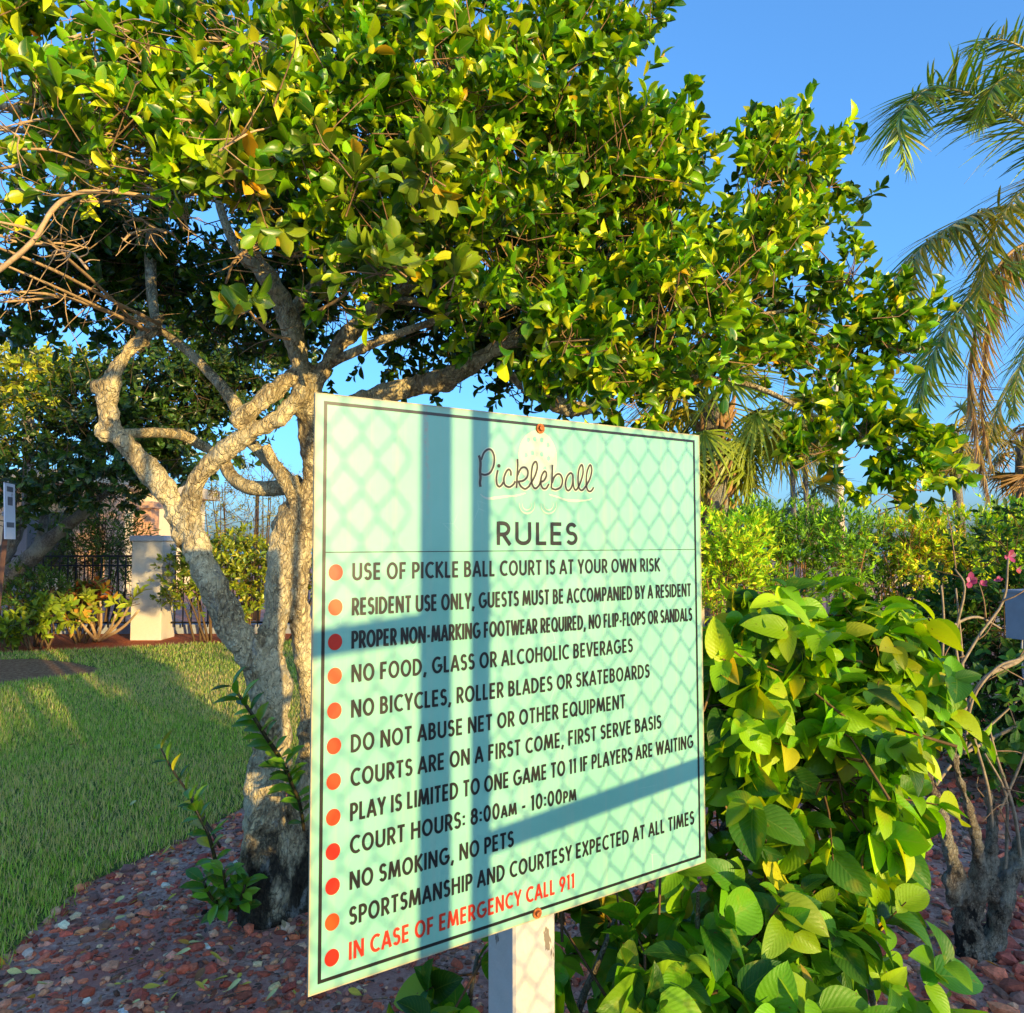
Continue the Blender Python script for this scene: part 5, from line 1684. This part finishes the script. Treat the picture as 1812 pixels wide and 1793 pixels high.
o = shrub('frangipani', 'small shrub of pale bare stems with tufts of yellow-green leaves before the fence', 'shrub', [W_(152, 1075, 10.8, 14), W_(178, 1062, 10.8, 13), W_(232, 1062, 10.8, 18), W_(140, 1095, 10.8, 12), W_(205, 1085, 10.8, 12)], 26, 7, .15, .05, [(lin(170, 176, 50), 3), (lin(140, 156, 46), 3), (lin(200, 150, 60), 1)], M_HIB, T_LIG, False)
mb = MB()
g0 = G(172, 1136)
for (u, v) in ((152, 1078), (178, 1065), (232, 1066), (140, 1098), (205, 1088), (246, 1080)):
    e0 = P(u, v, 10.8)
    md = (g0 + e0) / 2 + np.array([(e0[0] - g0[0]) * .07, 0, -.02])
    mb.tube([g0, md, e0], [.028, .022, .014], 7, True, 5, .04, lin(206, 176, 136))
mb.build('stems', M_TWIG, o)
o = shrub('oleander', 'tall dark shrub with narrow leaves behind the black fence', 'shrub', [W_(185, 930, 13, 45, 1.4), W_(210, 970, 13, 45, 1.3), W_(150, 985, 13, 40), W_(225, 1040, 13, 40), W_(130, 1050, 13.2, 50), W_(120, 950, 13.4, 50), W_(90, 1000, 13.4, 45)], 480, 9, .16, .022, [(lin(70, 104, 40), 4), (lin(100, 128, 46), 3), (lin(52, 84, 36), 3)], M_SOFT, up=.8, twig=.3, droop=.3)
shrub('clipped_hedge', 'sunlit yellow-green hedge shrub between the pillar and the trunks', 'hedge', [W_(330, 1030, 11.4, 48, 1.2), W_(390, 1010, 11.5, 55, 1.1), W_(445, 1020, 11.5, 55, 1.1), W_(500, 1020, 11.6, 50, 1.2), W_(350, 985, 11.6, 34), W_(420, 970, 11.8, 36), W_(560, 1020, 11.6, 50), W_(440, 1070, 11.5, 30, .8)], 800, 8, .085, .034, [(lin(150, 160, 40), 4), (lin(120, 140, 38), 3), (lin(90, 116, 36), 3), (lin(190, 180, 60), 1)], M_LIG, T_LIG)
shrub('lacy_tree', 'thin lacy tree with small pale leaves against the sky behind the trunks', 'tree', [W_(380, 905, 14, 60, .7), W_(440, 920, 14.2, 70, .6), W_(510, 890, 14.2, 50, .8), W_(400, 860, 14.2, 50, .6), W_(470, 850, 14.4, 60, .7)], 320, 8, .07, .016, [(lin(150, 144, 60), 3), (lin(120, 128, 54), 3), (lin(176, 160, 80), 2)], M_SOFT, droop=.2, twig=.25)
lp = P(454, 963, 14.8)
o = thing('thin_post', 'thin dark post rising behind the hedge left of the sign', 'post', (lp[0], 14.8, 0))
mb = MB(); mb.tube([(lp[0], 14.8, 0), (lp[0], 14.8, P(0, 862, 14.8)[2])], .04, 8, False); mb.build('shaft', m_plain('dark_post', (.09, .06, .05), .7), o)
mb = MB(); mb.tube([(lp[0], 14.8, P(0, 862, 14.8)[2]), (lp[0], 14.8, P(0, 857, 14.8)[2])], [.055, .03], 8, False); mb.build('cap', m_plain('dark_cap', (.07, .05, .045), .6), o)

# small notice on a brown stake, far left
nb = G(-16, 1192)
NY = nb[1]
nt = thing('notice_sign', 'narrow white notice on a thin brown post at the left edge', 'sign', nb)
n_ = m_plain('brown_post', lin(92, 62, 50), .8, 0, .2)
mb = MB(); t0 = P(17, 866, NY); b0 = G(-16, 1192); mb.tube([b0, (b0 + t0) / 2, t0 - [0, 0, .05]], .035, 4, False); mb.build('post', n_, nt, shade=False)
c_ = P(17, 905, NY - .06)
ang = R(107)
frn = np.array([[math.cos(ang), math.sin(ang), 0], [-math.sin(ang), math.cos(ang), 0], [-.045, 0, 1.0]])
hh, ww = 49 * NY / FPX, .17
mb = MB(); mb.box((-ww, -.006, -hh), (ww, .006, hh), frn, c_); pn = mb.build('panel', m_plain('white_panel', lin(214, 214, 222), .5, 0, .04), nt, shade=False)
mb = MB()
MGP = m_plain('grey_print', (.12, .12, .14), .6)
for q, (zz, w2, h2) in enumerate(((.26, .1, .03), (.12, .08, .05), (-.16, .12, .03))):
    mb = MB()
    mb.box((-w2, -.0085, zz - h2), (w2, -.0062, zz + h2), frn, c_)
    mb.build('print', MGP, pn, shade=False)

# far shoreline
mb = MB()
lf = MB()
xs = np.linspace(-900, 900, 900)
N = 5000
px_ = rng.uniform(-900, 900, N)
pos = np.stack([px_, 420 + 40 * rng.random(N), rng.random(N) * (4 + 2.5 * np.sin(px_ * .02))], 1)
lf.leaves(pos, sphere_dirs(N), sphere_dirs(N), 6.0, 4.0, T_SMALL, pick([(lin(70, 92, 70), 1), (lin(84, 104, 80), 1)], N))
tag(lf.build('far_treeline', M_SOFT), kind='stuff')

# ------------------------------------------------------------------ fallen leaves
T_FALL = leaf_template(6, 1, obov, .5, -.22)
SPOT = [(232, 1605), (308, 1590), (272, 1630), (345, 1628), (320, 1642), (310, 1698), (276, 1744), (232, 1785), (231, 1707), (362, 1760), (520, 1760), (86, 1750), (10, 1715), (452, 1625), (330, 1625), (240, 1592), (150, 1690), (190, 1655), (60, 1775), (420, 1740), (640, 1770), (380, 1628), (310, 1510), (285, 1520), (1660, 1700), (1745, 1640), (1770, 1720), (1690, 1760), (1640, 1665), (1800, 1600), (43, 1214), (199, 1204), (263, 1150), (406, 1197), (120, 1330), (230, 1440)]
for k in range(34):
    u_, v_ = random.uniform(-5, 530), random.uniform(1560, 1790)
    g_ = G(u_, v_)
    if not in_poly(np.array([g_[0]]), np.array([g_[1]]), LAWN)[0] and v_ > 1500:
        SPOT.append((u_, v_))
PALF = [('curled yellow leaf', lin(206, 186, 70)), ('pale yellow leaf', lin(216, 206, 130)), ('orange-yellow leaf', lin(204, 140, 40)), ('brown dry leaf', lin(140, 100, 66))]
protos = []
for i, (nm, c_) in enumerate(PALF):
    mb = MB()
    mb.leaves(np.zeros((1, 3)), np.array([[1.0, 0, .1]]), np.array([[0, .15, 1.0]]), np.array([.05]), np.array([.024]), T_FALL, np.array([c_]))
    mb.tube([(0, 0, 0), (-.012, .002, .003)], [.0009, .0007], 4, False, 1, 0, c_)
    me = mb.build('fallen_leaf', M_DEAD)
    protos.append(me)
used = [False] * 4
for k, (u, v) in enumerate(SPOT):
    i = [0, 1, 2, 0, 3, 1, 2, 1, 0, 0][k % 10]
    o = protos[i]
    if used[i]:
        o = protos[i].copy()
        COL.objects.link(o)
    used[i] = True
    g = G(u, v)
    on_lawn = v < 1460 and u < 700
    o.location = (g[0], g[1], .045 if on_lawn else .016)
    o.rotation_euler = (rng.uniform(-.5, .5), rng.uniform(-.4, .3), rng.uniform(0, 6.28))
    s_ = rng.uniform(.45, 1.2)
    o.scale = (s_, s_, s_)
    where = 'on the grass of the lawn' if on_lawn else 'among the red stones left of the sign' if u < 700 else 'on the ground near the gnarled shrub'
    tag(o, PALF[i][0] + ' lying ' + where, 'leaf', ('fallen leaves on the lawn' if on_lawn else 'fallen leaves left of the sign' if u < 700 else 'fallen leaves by the gnarled shrub') + ', ' + PALF[i][0])


# the lawn carries on to the left of the frame
def grass_beyond():
    mb = MB()
    N = 60000
    y = rng.uniform(3.0, 12, N)
    x = -.78 * y - rng.uniform(0, .45, N) * y
    k = in_poly(x, y, LAWN) & ~in_poly(x, y, patch)
    p = np.stack([x[k], y[k], np.full(k.sum(), .004)], 1)
    N = len(p)
    az = rng.uniform(0, 6.28, N)
    lean = rng.uniform(.4, 2.2, N)
    d = np.stack([np.cos(az) * lean, np.sin(az) * lean, np.ones(N)], 1)
    up = np.stack([np.cos(az), np.sin(az), -lean], 1) + .2 * rng.normal(size=(N, 3))
    pal = pick([(lin(156, 192, 74), 5), (lin(180, 208, 92), 4), (lin(206, 214, 126), 2.5), (lin(226, 202, 146), 2.6), (lin(118, 150, 58), 2)], N, .2)
    mb.leaves(p, d, up, rng.uniform(.018, .05, N), rng.uniform(.0035, .0065, N) * np.maximum(1, p[:, 1] / 5.5), T_BLADE, pal)
    tag(mb.build('grass', M_GRASS), kind='stuff')
grass_beyond()
